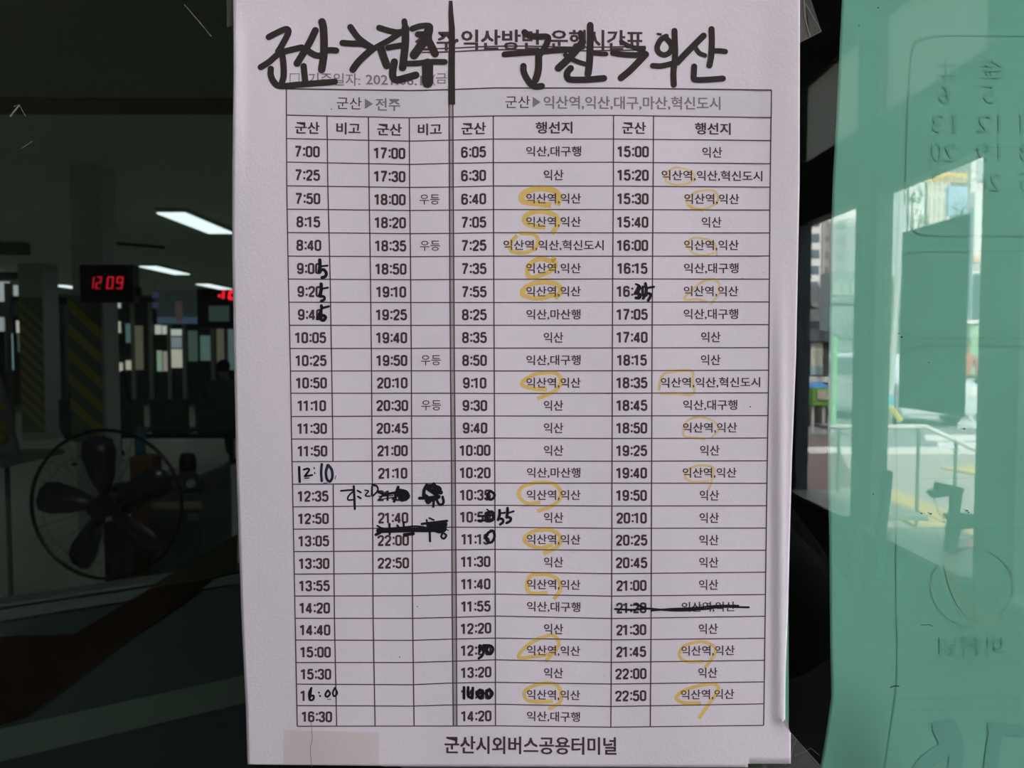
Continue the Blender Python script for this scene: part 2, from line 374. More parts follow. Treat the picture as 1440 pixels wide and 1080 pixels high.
def digit_paths(ch):
    if ch == '0': return [(DG['0'][0], True, True)]
    if ch == '1': return [([(.12, .83), (.38, .88), (.62, 1.0)], False, True), ([(.60, 1.06), (.60, -.07)], False, False)]
    if ch == '2': return [([(.13, .72), (.17, .90), (.5, 1), (.83, .9), (.86, .70), (.74, .50), (.40, .25), (.15, .02)], False, True), ([(.06, 0), (.92, 0)], False, False)]
    if ch == '3': return [([(.13, .76), (.2, .93), (.5, 1), (.8, .93), (.84, .74), (.74, .57), (.45, .53)], False, True), ([(.45, .53), (.78, .47), (.87, .27), (.8, .07), (.5, 0), (.2, .07), (.12, .25)], False, True)]
    if ch == '4': return [([(.68, 1.04), (.68, -.07)], False, False), ([(.62, .98), (.06, .24)], False, False), ([(.02, .23), (.96, .23)], False, False)]
    if ch == '5': return [([(.90, 1), (.20, 1)], False, False), ([(.22, 1.03), (.17, .50)], False, False), ([(.17, .53), (.35, .62), (.62, .63), (.84, .52), (.87, .27), (.78, .06), (.48, 0), (.2, .07), (.12, .22)], False, True)]
    if ch == '6': return [([(.84, .78), (.78, .94), (.5, 1), (.2, .93), (.14, .7), (.14, .28), (.2, .07), (.5, 0), (.8, .07), (.87, .28), (.82, .52), (.55, .61), (.25, .53), (.15, .40)], False, True)]
    if ch == '7': return [([(.05, 1), (.95, 1)], False, False), ([(.88, 1.0), (.62, .6), (.42, .2), (.36, -.07)], False, True)]
    if ch == '8': return [([(.5, 1), (.8, .93), (.84, .75), (.74, .56), (.5, .53), (.26, .56), (.16, .75), (.2, .93)], True, True), ([(.5, .53), (.80, .46), (.87, .27), (.8, .06), (.5, 0), (.2, .06), (.13, .27), (.2, .46)], True, True)]
    if ch == '9': return [([(.16, .22), (.22, .06), (.5, 0), (.8, .07), (.86, .3), (.86, .72), (.8, .93), (.5, 1), (.2, .93), (.13, .72), (.18, .48), (.45, .39), (.75, .47), (.85, .60)], False, True)]
ADV = {'1': 8.6}
def put_time(ink, t, cx, cy, k, slope):
    wd_ = sum(5.0 if c == ':' else ADV.get(c, 10.3) for c in t)-1.2; x = -wd_/2; hh = 13.0; st = 3.05*k
    for c in t:
        if c == ':':
            for yy_ in (3.9, -4.6):
                X = cx+(x+1.0)*k; Y = cy-yy_*k+slope*x; ink.quad((X, Y-1.5*k), (X, Y+1.5*k), (X+2.9*k, Y+1.5*k), (X+2.9*k, Y-1.5*k))
            x += 5.0; continue
        off_ = -1.6 if c == '1' else 0
        for pts, cl, sm in digit_paths(c):
            P = [(cx+(x+off_+u_*9.0)*k, cy+(hh/2-v_*hh)*k+slope*(x+u_*9.0)) for u_, v_ in pts]
            P = catmull(P, 3, cl) if sm and len(P) > 2 else P
            ink.ribbon(P, st, cl)
        x += ADV.get(c, 10.3)
def times(lst, ca, cb, dx=0):
    ink = Ink(surf, .00006)
    for i, t in enumerate(lst):
        if t == '-': continue
        r = i+2; xm = (cx_(ca, ry_(r, 600)+16)+cx_(cb, ry_(r, 600)+16))/2+dx
        y0, y1 = ry_(r, xm), ry_(r+1, xm); k = sc(y0); slope = (ry_(r, xm+25)-ry_(r, xm-25))/50
        yc = (y0+y1)/2+1.2; wd_ = (35.3 if len(t) == 4 else 44.5)*k
        if t == '1': xm = xm-18.5; wd_ = 5.5
        put_time(ink, t, xm, yc, k, slope)
    return ink.build('printed_text', m_ink, sheet)
times(T1, 0, 1, .5); times(T2, 2, 3, 1); times(T3, 5, 6, .5); times(T4, 7, 8, 0)
def words(lst, ca, cb, bold=.014):
    ink = Ink(surf, .00006)
    for i, t in enumerate(lst):
        r = i+2; xm = (cx_(ca, ry_(r, 600)+16)+cx_(cb, ry_(r, 600)+16))/2
        y0, y1 = ry_(r, xm), ry_(r+1, xm); k = sc(y0); slope = (ry_(r, xm+25)-ry_(r, xm-25))/50
        put_text(ink, t, xm+.3, (y0+y1)/2+1.2, WID[t]*k, 15.2*k, slope, bold)
    return ink.build('printed_text', m_ink, sheet)
words(D3, 6, 7); words(D4, 8, 9)
ink = Ink(surf, .00006)
for r in (4, 6, 11, 13, 17):
    xm = (cx_(3, ry_(r, 600)+16)+cx_(4, ry_(r, 600)+16))/2
    if r == 17: continue
    put_text(ink, '우등', xm, (ry_(r, xm)+ry_(r+1, xm))/2+1, 28.3*sc(ry_(r, xm)), 14.2, 0, .004)
for (t, ca, cb, wd_) in (('군산', 0, 1, 34.5), ('비고', 1, 2, 34), ('군산', 2, 3, 34.5), ('비고', 3, 4, 33.5), ('군산', 5, 6, 34.5), ('행선지', 6, 7, 52), ('군산', 7, 8, 33.5), ('행선지', 8, 9, 50.5)):
    xm = (cx_(ca, 180)+cx_(cb, 180))/2
    put_text(ink, t, xm+.8, (ry_(1, xm)+ry_(2, xm))/2+.5, wd_, 16.8, (ry_(1, xm+20)-ry_(1, xm-20))/40, .030)
put_text(ink, '군산', 491, 145, 35, 17, .02, .002); put_text(ink, '군산', 728, 143.3, 34.5, 17, 0, .002)
ink.build('printed_heading', m_ink, sheet)
ink = Ink(surf, .00006)
put_text(ink, '전주', 545.5, 147, 34.5, 18, .01, .024)
put_text(ink, '익산역,익산,대구,마산,혁신도시', 888.7, 145, 249, 19.5, .006, .022)
for (x, y) in ((518.5, 146), (754.5, 143.5)): 
    ink.quad((x-5.5, y-7.5), (x-5.5, y+7.5), (x+5.5, y+.3), (x+5.5, y-.3))
put_text(ink, '기준일자:', 470, 111.5, 73, 17.5, .018, .008); put_text(ink, '2021.06.1', 554, 112.5, 79, 14, .018, .014); put_text(ink, '1 (금', 612, 111.7, 33, 17, 0, .008)
ink.line([(408, 104), (420.5, 103.6), (420.5, 116.4), (408, 116.6), (408, 103)], 1.4)
ink.build('gray_print', m_gray, sheet)
ink = Ink(surf, .00006)
put_text(ink, '전', 596, 57, 25, 28, 0, .032); put_text(ink, '주', 627.5, 58, 27, 27, 0, .032); ink.dot(642.3, 57, 2.7)
put_text(ink, '익산방면', 703.5, 56, 110, 29, 0, .032); put_text(ink, '운행시간표', 839.5, 56.5, 132, 29, .006, .032)
for dy, q in ((0, 1.9), (5, 1.9)):
    ink.ribbon(catmull([(593, 68.8+dy), (635, 67.8+dy), (680, 65.6+dy), (735, 64.8+dy), (800, 66.2+dy), (850, 66.2+dy), (908, 65.2+dy)], 6), q)
ink.build('printed_title', m_ink, sheet)
ink = Ink(surf, .00006)
put_text(ink, '군산시외버스공용터미널', 746, 1048.3, 242, 25, .008, .026)
ink.build('printed_footer', m_ink, sheet)
ink = Ink(surf, .00006)
for x, y, r in ((466, 153.5, .9), (562, 924, .9), (587, 853, .8), (1055, 572, 1), (850, 950, .5), (1074, 383, .5), (1044, 391, .5)): ink.dot(x, y, r, 8)
ink.build('print_speck', m_ink, sheet)

# ---- marker handwriting (traced strokes; zoom origin, zoom scale, width)
def hand(name, ox, oy, s_, w_, strokes, m, label, smooth=True, off=.00012):
    ink = Ink(surf, off)
    for i, st in enumerate(strokes):
        ww = w_
        if isinstance(st, dict): ww = st['w']; st = st['p']
        ink.off = off+i*.0000015
        if m is m_marker: ww *= 1.12
        ink.stroke([(ox+x/s_, oy+y/s_) for x, y in st], ww/s_, smooth)
    o = ink.build(name, m, sheet); o['label'] = label; return o
Z = 10.2857
hand('handwritten_word', 360, 20, Z, 82, [
    [(185, 330), (300, 270), (430, 215), (470, 245), (440, 330), (370, 460), (320, 540)],
    [(70, 765), (190, 690), (320, 580), (450, 530), (660, 480)],
    [(355, 530), (385, 620), (400, 760), (400, 900), (375, 985)],
    [(215, 790), (215, 880), (260, 980), (350, 1040), (600, 1020), (850, 1000), (1050, 985), (1140, 975)],
    [(690, 750), (700, 850), (715, 990)],
    {'w': 92, 'p': [(860, 235), (780, 400), (700, 540), (595, 710)]},
    [(740, 520), (800, 560), (870, 595), (930, 600)],
    {'w': 100, 'p': [(955, 110), (975, 200), (985, 400), (980, 600), (950, 800)]},
    [(990, 525), (1080, 520), (1160, 525)]], m_marker, 'black marker word at the left top of the sheet')
hand('handwritten_arrow', 470, 20, Z, 82, [
    [(235, 185), (330, 320), (420, 400), (540, 480)], [(120, 415), (250, 425), (400, 430), (500, 465)],
    {'w': 92, 'p': [(560, 500), (440, 600), (340, 700), (270, 800)]}], m_marker, 'black marker arrow between the two words on the left')
hand('handwritten_word', 470, 20, Z, 78, [
    [(650, 195), (780, 235), (900, 260), (970, 255)], [(960, 265), (820, 360), (680, 440), (570, 500)],
    {'w': 100, 'p': [(670, 480), (710, 600), (760, 740)]},
    [(780, 485), (880, 465), (990, 450)],
    {'w': 76, 'p': [(1015, 100), (1030, 220)]}, {'w': 100, 'p': [(1030, 200), (1030, 400), (1010, 600), (990, 770)]},
    {'w': 96, 'p': [(870, 690), (850, 800), (850, 900), (900, 950), (1040, 920), (1180, 880)]},
    [(1130, 210), (1230, 175), (1350, 165), (1390, 190), (1370, 300)],
    {'w': 115, 'p': [(1370, 230), (1330, 360), (1250, 460), (1155, 590)]},
    {'w': 100, 'p': [(1340, 340), (1400, 450), (1460, 570)]}, [(1210, 290), (1310, 288)],
    {'w': 76, 'p': [(1050, 715), (1200, 710), (1400, 690), (1600, 690)]},
    {'w': 145, 'p': [(1352, 720), (1350, 850), (1350, 985)]}], m_marker, 'black marker word written against the dividing bar')
ink = Ink(surf, .00014); ink.ribbon([(633.8, 1), (634.2, 20), (635.5, 40), (635.5, 70), (635, 100), (635.3, 147)], [5, 7, 8.6, 9, 9.6, 9.6])
o = ink.build('marker_bar', m_marker, sheet); o['label'] = 'upright black marker bar dividing the headings'
hand('handwritten_word', 690, 20, Z, 82, [
    [(490, 260), (560, 310), (680, 325), (810, 325), (830, 370), (790, 470), (700, 600)],
    {'w': 76, 'p': [(200, 580), (400, 565), (700, 545), (1000, 520), (1180, 515)]},
    {'w': 92, 'p': [(695, 580), (695, 750), (680, 860), (650, 950)]},
    {'w': 84, 'p': [(475, 750), (480, 830), (530, 940), (620, 1040), (740, 1040)]},
    {'w': 95, 'p': [(1330, 400), (1230, 530), (1120, 650), (980, 780)]}, {'w': 70, 'p': [(1300, 270), (1320, 380)]},
    {'w': 62, 'p': [(1080, 590), (1180, 650), (1270, 690), (1370, 720)]},
    {'w': 90, 'p': [(1440, 160), (1440, 400), (1430, 700), (1410, 860)]},
    {'w': 60, 'p': [(1440, 555), (1560, 570), (1670, 575)]},
    {'w': 84, 'p': [(1160, 780), (1110, 840), (1110, 910), (1160, 945), (1400, 945), (1640, 925)]}], m_marker, 'black marker word left of the right-hand arrow')
hand('handwritten_arrow', 790, 20, Z, 76, [
    [(740, 560), (900, 585), (1100, 590), (1210, 580)], {'w': 56, 'p': [(860, 395), (960, 450), (1090, 490), (1190, 490)]}, {'w': 64, 'p': [(1100, 500), (1190, 550)]},
    {'w': 88, 'p': [(1215, 580), (1100, 700), (980, 820), (860, 920)]}], m_marker, 'black marker arrow between the two words on the right')
hand('handwritten_word', 900, 20, Z, 78, [
    {'w': 72, 'p': [(380, 320), (300, 370), (250, 470), (270, 550), (350, 590), (430, 550), (460, 470), (430, 400), (370, 340)]}, {'w': 30, 'p': [(255, 285), (300, 290)]},
    [(500, 240), (505, 400), (510, 550), (500, 700), (485, 850), (490, 1020)],
    {'w': 74, 'p': [(185, 745), (300, 750), (440, 720), (530, 690)]},
    {'w': 82, 'p': [(920, 310), (800, 430), (650, 580), (540, 700)]}, {'w': 60, 'p': [(800, 480), (860, 560), (940, 595)]},
    {'w': 80, 'p': [(1035, 215), (1040, 400), (1030, 600), (1005, 740)]}, {'w': 70, 'p': [(1050, 530), (1150, 530), (1235, 540)]},
    {'w': 78, 'p': [(785, 755), (780, 850), (780, 930), (830, 950), (1000, 945), (1200, 930)]}], m_marker, 'black marker word at the right top of the sheet')
# ---- pen corrections
P9 = 9.0
for nm, st in (('upper', [{'w': 44, 'p': [(447, 140), (450, 200), (440, 285)]}, {'w': 26, 'p': [(460, 220), (545, 212)]}, {'w': 40, 'p': [(455, 270), (500, 265), (530, 310), (515, 350), (475, 362)]}]),
               ('middle', [{'w': 44, 'p': [(465, 445), (465, 520), (445, 595)]}, {'w': 26, 'p': [(470, 505), (550, 490)]}, {'w': 34, 'p': [(450, 600), (500, 605), (505, 640), (465, 660)]}]),
               ('lower', [{'w': 38, 'p': [(468, 720), (470, 760), (440, 830), (415, 885)]}, {'w': 30, 'p': [(475, 750), (560, 728)]}, {'w': 42, 'p': [(440, 840), (500, 845), (520, 870), (490, 905), (450, 880)]}])):
    hand('handwritten_mark', 400, 350, P9, 40, st, m_pen, nm + ' of three black fives written over times in the first column', off=.0001)
hand('handwritten_mark', 840, 380, 14.4, 50, [{'w': 40, 'p': [(780, 280), (850, 310), (870, 370), (800, 440), (750, 480)]}, {'w': 60, 'p': [(830, 340), (830, 420), (770, 470)]}, {'w': 60, 'p': [(820, 460), (870, 500), (850, 560), (780, 560)]},
     {'w': 60, 'p': [(975, 270), (990, 370), (980, 480), (930, 570)]}, {'w': 46, 'p': [(990, 370), (1060, 350), (1145, 335)]}, {'w': 60, 'p': [(1040, 470), (1080, 490), (1060, 560), (1030, 610)]}, {'w': 40, 'p': [(920, 330), (930, 520)]}], m_pen, 'black figures written over a time at the right', off=.0001)
hand('handwritten_mark', 400, 550, 7.2, 26, [{'w': 24, 'p': [(150, 770), (152, 850), (155, 920)]}, {'w': 20, 'p': [(195, 795), (235, 785), (250, 800), (215, 850), (210, 862), (280, 850)]}, {'w': 10, 'p': [(205, 882), (250, 880)]}, {'w': 12, 'p': [(300, 775), (302, 785)]}, {'w': 12, 'p': [(305, 825), (308, 835)]}], m_pen, 'black handwritten hour 12 in a blanked cell', off=.0001)
hand('handwritten_mark', 400, 550, 7.2, 26, [{'w': 26, 'p': [(378, 740), (372, 830), (378, 910)]}, {'w': 28, 'p': [(440, 750), (420, 820), (430, 890), (460, 915), (485, 870), (480, 800), (445, 750)]}, {'w': 7, 'p': [(522, 855), (510, 890)]}, {'w': 7, 'p': [(395, 930), (430, 930)]}], m_navy, 'dark blue handwritten minutes 10 in a blanked cell', off=.0001)
hand('handwritten_mark', 400, 850, 6.0, 18, [{'w': 18, 'p': [(228, 705), (208, 750), (215, 805), (243, 800), (245, 770), (215, 775)]}, {'w': 18, 'p': [(225, 720), (215, 790)]}, {'w': 14, 'p': [(290, 742), (292, 746)]}, {'w': 14, 'p': [(298, 770), (302, 774)]}, {'w': 16, 'p': [(365, 725), (345, 760), (360, 780), (385, 755), (370, 725)]}, {'w': 16, 'p': [(425, 705), (408, 745), (420, 775), (445, 750), (430, 710)]}, {'w': 5, 'p': [(362, 800), (392, 800)]}], m_pen, 'black handwritten 6:00 following a printed 1', off=.0001)
Q = 8.0
hand('handwritten_mark', 470, 670, Q, 20, [{'w': 20, 'p': [(75, 162), (150, 155), (225, 150)]}, {'w': 26, 'p': [(220, 110), (225, 200), (232, 365)]}, {'w': 18, 'p': [(225, 160), (165, 215), (155, 262), (215, 262)]},
     {'w': 20, 'p': [(262, 160), (300, 180)]}, {'w': 20, 'p': [(265, 225), (300, 245)]}, {'w': 17, 'p': [(345, 155), (385, 165), (350, 215), (400, 222)]}, {'w': 17, 'p': [(425, 110), (420, 215)]}, {'w': 20, 'p': [(430, 95), (480, 110), (490, 160), (440, 215)]}], m_pen, 'black handwritten time in the remarks column', off=.0001)
hand('handwritten_scribble', 470, 670, Q, 26, [{'w': 30, 'p': [(490, 165), (560, 200), (640, 190), (700, 180)]}, {'w': 12, 'p': [(490, 265), (600, 245), (680, 235)]}, {'w': 12, 'p': [(500, 225), (660, 215)]}, {'w': 34, 'p': [(720, 120), (700, 180), (690, 230), (675, 280)]}, {'w': 60, 'p': [(700, 200), (760, 180), (810, 200), (820, 230), (760, 255), (740, 215)]}, {'w': 40, 'p': [(740, 155), (810, 175), (835, 220)]}, {'w': 30, 'p': [(740, 250), (790, 265), (830, 240)]}, {'w': 12, 'p': [(600, 165), (600, 265)]}], m_pen, 'black scribble over a cancelled time', off=.0001)
hand('handwritten_scribble', 470, 670, Q, 26, [{'w': 40, 'p': [(1040, 100), (1010, 160), (1010, 210)]}, {'w': 46, 'p': [(1040, 110), (1110, 110), (1180, 130), (1190, 170)]}, {'w': 50, 'p': [(1120, 90), (1140, 160), (1200, 180)]}, {'w': 36, 'p': [(960, 245), (1060, 240), (1180, 225)]}, {'w': 50, 'p': [(1010, 210), (1090, 260), (1170, 230)]}, {'w': 46, 'p': [(1040, 270), (1060, 290), (1100, 240)]}, {'w': 28, 'p': [(1120, 260), (1115, 340)]}, {'w': 30, 'p': [(1220, 230), (1230, 290), (1200, 320), (1170, 300), (1150, 250)]}, {'w': 50, 'p': [(1060, 140), (1150, 200)]}], m_pen, 'black scribble over a cancelled remark', off=.0001)
hand('handwritten_scribble', 470, 670, Q, 26, [{'w': 56, 'p': [(500, 610), (700, 605), (900, 600), (1090, 600), (1240, 590)]}, {'w': 20, 'p': [(485, 555), (560, 585), (750, 575), (920, 560), (1100, 585)]}, {'w': 34, 'p': [(470, 655), (520, 630)]}, {'w': 26, 'p': [(622, 535), (625, 650)]}, {'w': 24, 'p': [(710, 550), (740, 590)]}, {'w': 24, 'p': [(780, 515), (785, 600)]}, {'w': 36, 'p': [(790, 655), (890, 645)]}, {'w': 28, 'p': [(985, 535), (1060, 525), (1270, 500)]}, {'w': 70, 'p': [(1070, 545), (1150, 545), (1240, 540)]}, {'w': 60, 'p': [(1110, 590), (1180, 610), (1230, 600)]}, {'w': 20, 'p': [(1070, 468), (1120, 490)]}, {'w': 20, 'p': [(1040, 490), (1050, 540)]}, {'w': 24, 'p': [(1075, 610), (1078, 730)]}, {'w': 22, 'p': [(1215, 640), (1205, 680), (1235, 700), (1262, 665), (1235, 640)]}, {'w': 12, 'p': [(1255, 600), (1285, 605)]}], m_pen, 'thick black scribble crossing out a line above 22:00', off=.0001)
U = 12.0
hand('handwritten_mark', 640, 680, U, 40, [{'w': 44, 'p': [(590, 130), (545, 200), (590, 270), (650, 240), (665, 180), (600, 125)]}, {'w': 50, 'p': [(545, 180), (550, 240)]}], m_pen, 'black nought over the last digit of 10:35', off=.0001)
hand('handwritten_scribble', 640, 680, U, 40, [{'w': 36, 'p': [(390, 550), (520, 545), (660, 530)]}, {'w': 36, 'p': [(390, 625), (500, 620), (650, 610)]}, {'w': 60, 'p': [(540, 500), (620, 480), (650, 540), (640, 600), (570, 630), (540, 580)]}, {'w': 26, 'p': [(540, 435), (565, 460)]}], m_pen, 'black scribble over the minutes of 10:50', off=.0001)
hand('handwritten_mark', 640, 680, U, 44, [{'w': 48, 'p': [(750, 450), (750, 530), (725, 610)]}, {'w': 32, 'p': [(750, 500), (840, 492)]}, {'w': 44, 'p': [(740, 590), (800, 600), (810, 650), (760, 690)]}, {'w': 48, 'p': [(885, 415), (885, 490), (870, 570)]}, {'w': 30, 'p': [(890, 500), (990, 468)]}, {'w': 46, 'p': [(870, 560), (935, 580), (930, 630), (870, 665)]}], m_pen, 'black handwritten 55 beside 10:50', off=.0001)
hand('handwritten_mark', 640, 680, U, 44, [{'w': 46, 'p': [(630, 795), (550, 840), (525, 930), (560, 990), (620, 985), (665, 900), (650, 810), (600, 795)]}], m_pen, 'black nought over the last digit of 11:15', off=.0001)
hand('handwritten_mark', 580, 850, 6.0, 20, [{'w': 22, 'p': [(568, 345), (565, 400)]}, {'w': 22, 'p': [(570, 360), (600, 380), (590, 430), (560, 455)]}, {'w': 24, 'p': [(640, 350), (625, 390), (655, 420), (680, 380), (660, 350), (600, 345)]}, {'w': 16, 'p': [(600, 350), (640, 400)]}], m_pen, 'black 50 written over the minutes of 12:30', off=.0001)
hand('handwritten_mark', 580, 850, 6.0, 20, [{'w': 24, 'p': [(435, 700), (435, 790)]}, {'w': 24, 'p': [(470, 700), (470, 770), (500, 790)]}, {'w': 24, 'p': [(510, 705), (505, 790)]}, {'w': 24, 'p': [(570, 720), (540, 750), (570, 785), (595, 750), (570, 720)]}, {'w': 24, 'p': [(650, 715), (625, 750), (650, 785), (675, 750), (650, 715)]}, {'w': 20, 'p': [(550, 750), (620, 750)]}], m_pen, 'black 1400 traced heavily over the printed 14:00', off=.0001)
hand('crossing_line', 700, 780, 3.4286, 12, [{'w': 10, 'p': [(565, 262), (650, 266), (720, 260), (800, 266), (900, 265), (1000, 262), (1080, 252), (1210, 254)]}, {'w': 10, 'p': [(665, 240), (720, 260)]}, {'w': 9, 'p': [(740, 270), (830, 262), (960, 256), (1060, 246), (1160, 246)]}, {'w': 9, 'p': [(740, 262), (850, 270), (950, 268)]}], m_pen, 'black pen line crossing out the 21:20 departure', off=.0001)
# ---- yellow highlighter rings
def ring(ox, oy, s_, pts, w_, deep=False, closed=False, k=6):
    ink = Ink(surf, .00008); P = catmull([(ox+x/s_, oy+y/s_) for x, y in pts], k, closed)
    ink.ribbon(P, w_, closed); return ink.build('highlighter_ring', m_highd if deep else m_high, sheet)
RA = (700, 200, 3.6); RB = (700, 480, 3.6); RC = (700, 780, 3.4286)
ring(*RA, [(270, 320), (200, 310), (130, 300), (125, 265), (190, 235), (270, 240), (310, 270), (300, 320)], 8.5, True)
ring(*RA, [(240, 430), (180, 425), (135, 400), (150, 365), (220, 350), (290, 370), (305, 410), (275, 465)], 7, True)
ring(*RA, [(100, 470), (65, 510), (70, 550), (130, 560), (185, 540), (205, 500), (180, 465), (110, 460)], 5.5, True)
ring(*RA, [(290, 580), (270, 600), (210, 590), (160, 620), (150, 660), (170, 685), (240, 665), (290, 630), (280, 590)], 6.5, True)
ring(*RA, [(290, 770), (210, 790), (130, 775), (135, 740), (200, 710), (290, 715), (320, 750), (290, 790)], 7, True)
ring(*RA, [(865, 160), (850, 195), (900, 215), (970, 205), (995, 170), (960, 140), (900, 128), (860, 150)], 3.2)
ring(*RA, [(960, 320), (1000, 340), (1070, 330), (1115, 290), (1090, 245), (1010, 250), (960, 290), (970, 320), (1040, 345)], 3.6)
ring(*RA, [(955, 520), (985, 485), (1040, 488), (1095, 510), (1110, 575)], 3.0)
ring(*RA, [(955, 520), (990, 560), (1040, 573), (1095, 560)], 3.0)
ring(*RA, [(1080, 820), (1120, 760), (1110, 700), (1050, 700), (980, 750), (945, 795), (1010, 795), (1060, 810)], 3.6)
ring(*RB, [(200, 290), (290, 250), (320, 200), (290, 160), (200, 165), (130, 200), (130, 225), (190, 240), (250, 245)], 5.6, True)
ring(*RB, [(200, 860), (280, 830), (320, 780), (290, 725), (200, 715), (120, 740), (110, 785), (150, 820), (215, 815)], 5.2, True)
ring(*RB, [(230, 1075), (300, 1040), (315, 990), (270, 955), (190, 960), (135, 995), (160, 1030), (220, 1045), (280, 1030)], 5.6, True)
ring(*RB, [(815, 250), (830, 180), (870, 155), (980, 150), (985, 200), (990, 265), (900, 265), (825, 265)], 4.2)
ring(*RB, [(940, 440), (970, 395), (1040, 385), (1100, 410), (1115, 450), (1080, 490)], 3.2)
ring(*RB, [(940, 440), (945, 480), (1000, 487), (1050, 497)], 3.2)
ring(*RB, [(1065, 755), (1085, 700), (1090, 640), (1020, 628), (965, 650), (950, 690), (990, 712), (1070, 708)], 3.6)
ring(*RC, [(270, 215), (300, 170), (290, 120), (230, 95), (160, 100), (140, 150), (160, 185), (240, 185)], 5.4, True)
ring(*RC, [(230, 515), (270, 470), (295, 430), (270, 390), (210, 400), (140, 440), (100, 495), (180, 490), (250, 480)], 5.0, True)
ring(*RC, [(245, 745), (300, 710), (300, 650), (260, 620), (180, 630), (130, 660), (140, 700), (200, 710), (265, 705)], 5.2, True)
ring(*RC, [(1000, 545), (1045, 480), (1040, 440), (980, 420), (900, 440), (875, 485), (910, 515), (990, 515)], 4.4, True)
ring(*RC, [(970, 790), (1010, 730), (1060, 660), (1050, 625), (980, 630), (900, 655), (860, 690), (900, 715), (980, 715)], 5.0, True)
# ---- tear line and tape over it
ink = Ink(surf, .00011); ink.ribbon(catmull([(437.5, 1014), (438.5, 1028), (439, 1040), (436.5, 1052), (437, 1064), (438.5, 1078)], 4), [.8]*20+[1.6]); o = ink.build('tear_line', mat('tear_shadow', (.25, .2, .2), .9), sheet)

def flat(name, pts, m, off, label, cat, sf=surf, parent=None):
    k = [sf(x, y, off) for x, y in pts]
    o = MB().prism(k, (0, .00006, 0)).build(name, m, parent)
    if parent is None: tag(o, label, cat)
    return o
def patch(name, c4, nx, ny, m, off, sf=surf):
    (a, b, c, d) = c4; v = []; f = []
    for j in range(ny+1):
        for i in range(nx+1):
            s_, t_ = i/nx, j/ny; P = [(a[k]*(1-s_)+b[k]*s_)*(1-t_)+(d[k]*(1-s_)+c[k]*s_)*t_ for k in (0, 1)]; v.append(sf(P[0], P[1], off))
    for j in range(ny):
        for i in range(nx): k = j*(nx+1)+i; f.append((k, k+nx+1, k+nx+2, k+1))
    return obj(name, v, f, m)
tag(patch('tape_strip', [(398.5, 1026), (533, 1030.5), (533, 1077), (398.5, 1075)], 26, 8, m_tape, .00022), 'yellowed clear tape strip over the tear at the lower left of the timetable', 'tape')
if False: flat('tape_strip', [(398.5, 1026), (470, 1028), (533, 1031), (534, 1064), (532, 1078), (398.5, 1077)], m_tape, .00025, 'yellowed clear tape strip over the tear at the lower left of the timetable', 'tape')
def onglass(px, py, off=0.0): return atY(px, py, -.0008-off)
t = thing('tape_strip', 'dull clear tape corner sticking out past the upper right edge of the timetable', 'tape')
flat('tape_film', [(1112, -40), (1128, -40), (1133, 5), (1135, 35), (1139, 51), (1125, 59), (1112, 60)], m_tape2, .0002, '', '', onglass, t)
flat('tape_film', [(1128, -40), (1118, -30), (1133, 5), (1155, 44), (1139, 51)], m_tape3, .0001, '', '', onglass, t)
ink = Ink(onglass, .0004); ink.line([(1133, 5), (1155, 44), (1124, 60)], .9); ink.line([(1130, -10), (1132, 25), (1139, 51)], 1.5); ink.build('tape_edge', m_edge, t)
t = thing('tape_strip', 'almost invisible clear tape holding the lower right corner of the timetable', 'tape')
flat('tape_film', [(1111, 1028), (1156, 1082), (1100, 1095), (1060, 1090)], m_tape3, .0001, '', '', onglass, t)
ink = Ink(onglass, .0003); ink.line([(1112.5, 1031), (1154, 1078)], .7); ink.line([(1117, 1063), (1128, 1059), (1140, 1052), (1152, 1062)], .5); ink.line([(1113, 1066), (1115, 1050), (1120, 1040)], .5); ink.build('tape_edge', m_edge, t)
t = thing('tape_strip', 'dull tape sliver at the upper left edge of the timetable', 'tape')
flat('tape_film', [(318, -30), (330, -30), (330, 36), (319, 38)], m_tape3, .0001, '', '', onglass, t)
# dirt and scratches on the glass
ink = Ink(onglass, 0)
ink.line([(14, 164), (27, 148)], 2.4); ink.line([(19, 150), (27, 147), (36, 164)], .7)
o = ink.build('glass_scuff', m_scuff, g)
ink = Ink(onglass, 0); ink.line([(259, 6), (278, 28), (297, 51)], .9); o = ink.build('glass_scuff', m_scuff, g)
ink = Ink(onglass, 0); ink.line([(30, 209), (46, 198)], .8); o = ink.build('glass_scuff', m_scuff, g)

# ================================================================== GREEN SHEET BEHIND THE GLASS
GY = .0105
def gsurf(px, py, off=0.0):
    curl = .006*sstep(930, 1100, py)*(1-sstep(1150, 1260, px)) + .0008*math.sin(px/60+py/170)*.5
    return atY(px, py, GY+curl-off)
GE = ([-60, 0, 60, 170, 255, 350, 500, 640, 700, 745, 900, 980, 1030, 1080, 1130], [1185, 1184, 1181, 1176, 1171, 1168, 1165.5, 1164, 1164.6, 1166, 1167.5, 1169, 1162, 1153.5, 1146])
gs = thing('green_notice', 'green paper notice on the far side of the glass, its print showing through reversed', 'notice')
vs = []; yy = list(range(-60, 1141, 20)); xx = [i/24 for i in range(25)]
for y in yy:
    l = lerp_tab(y, *GE)
    for s_ in xx: vs.append(gsurf(l+(1960-l)*s_**1.6, y))
n = len(xx); fs = [(j*n+i, (j+1)*n+i, (j+1)*n+i+1, j*n+i+1) for j in range(len(yy)-1) for i in range(n-1)]
gp = obj('paper', vs, fs, m_green, gs, True)
if gp.data.polygons[0].normal.y > 0: gp.data.flip_normals()
sd = gp.modifiers.new('t', 'SOLIDIFY'); sd.thickness = .00012; sd.offset = -1
ink = Ink(gsurf, .0002)
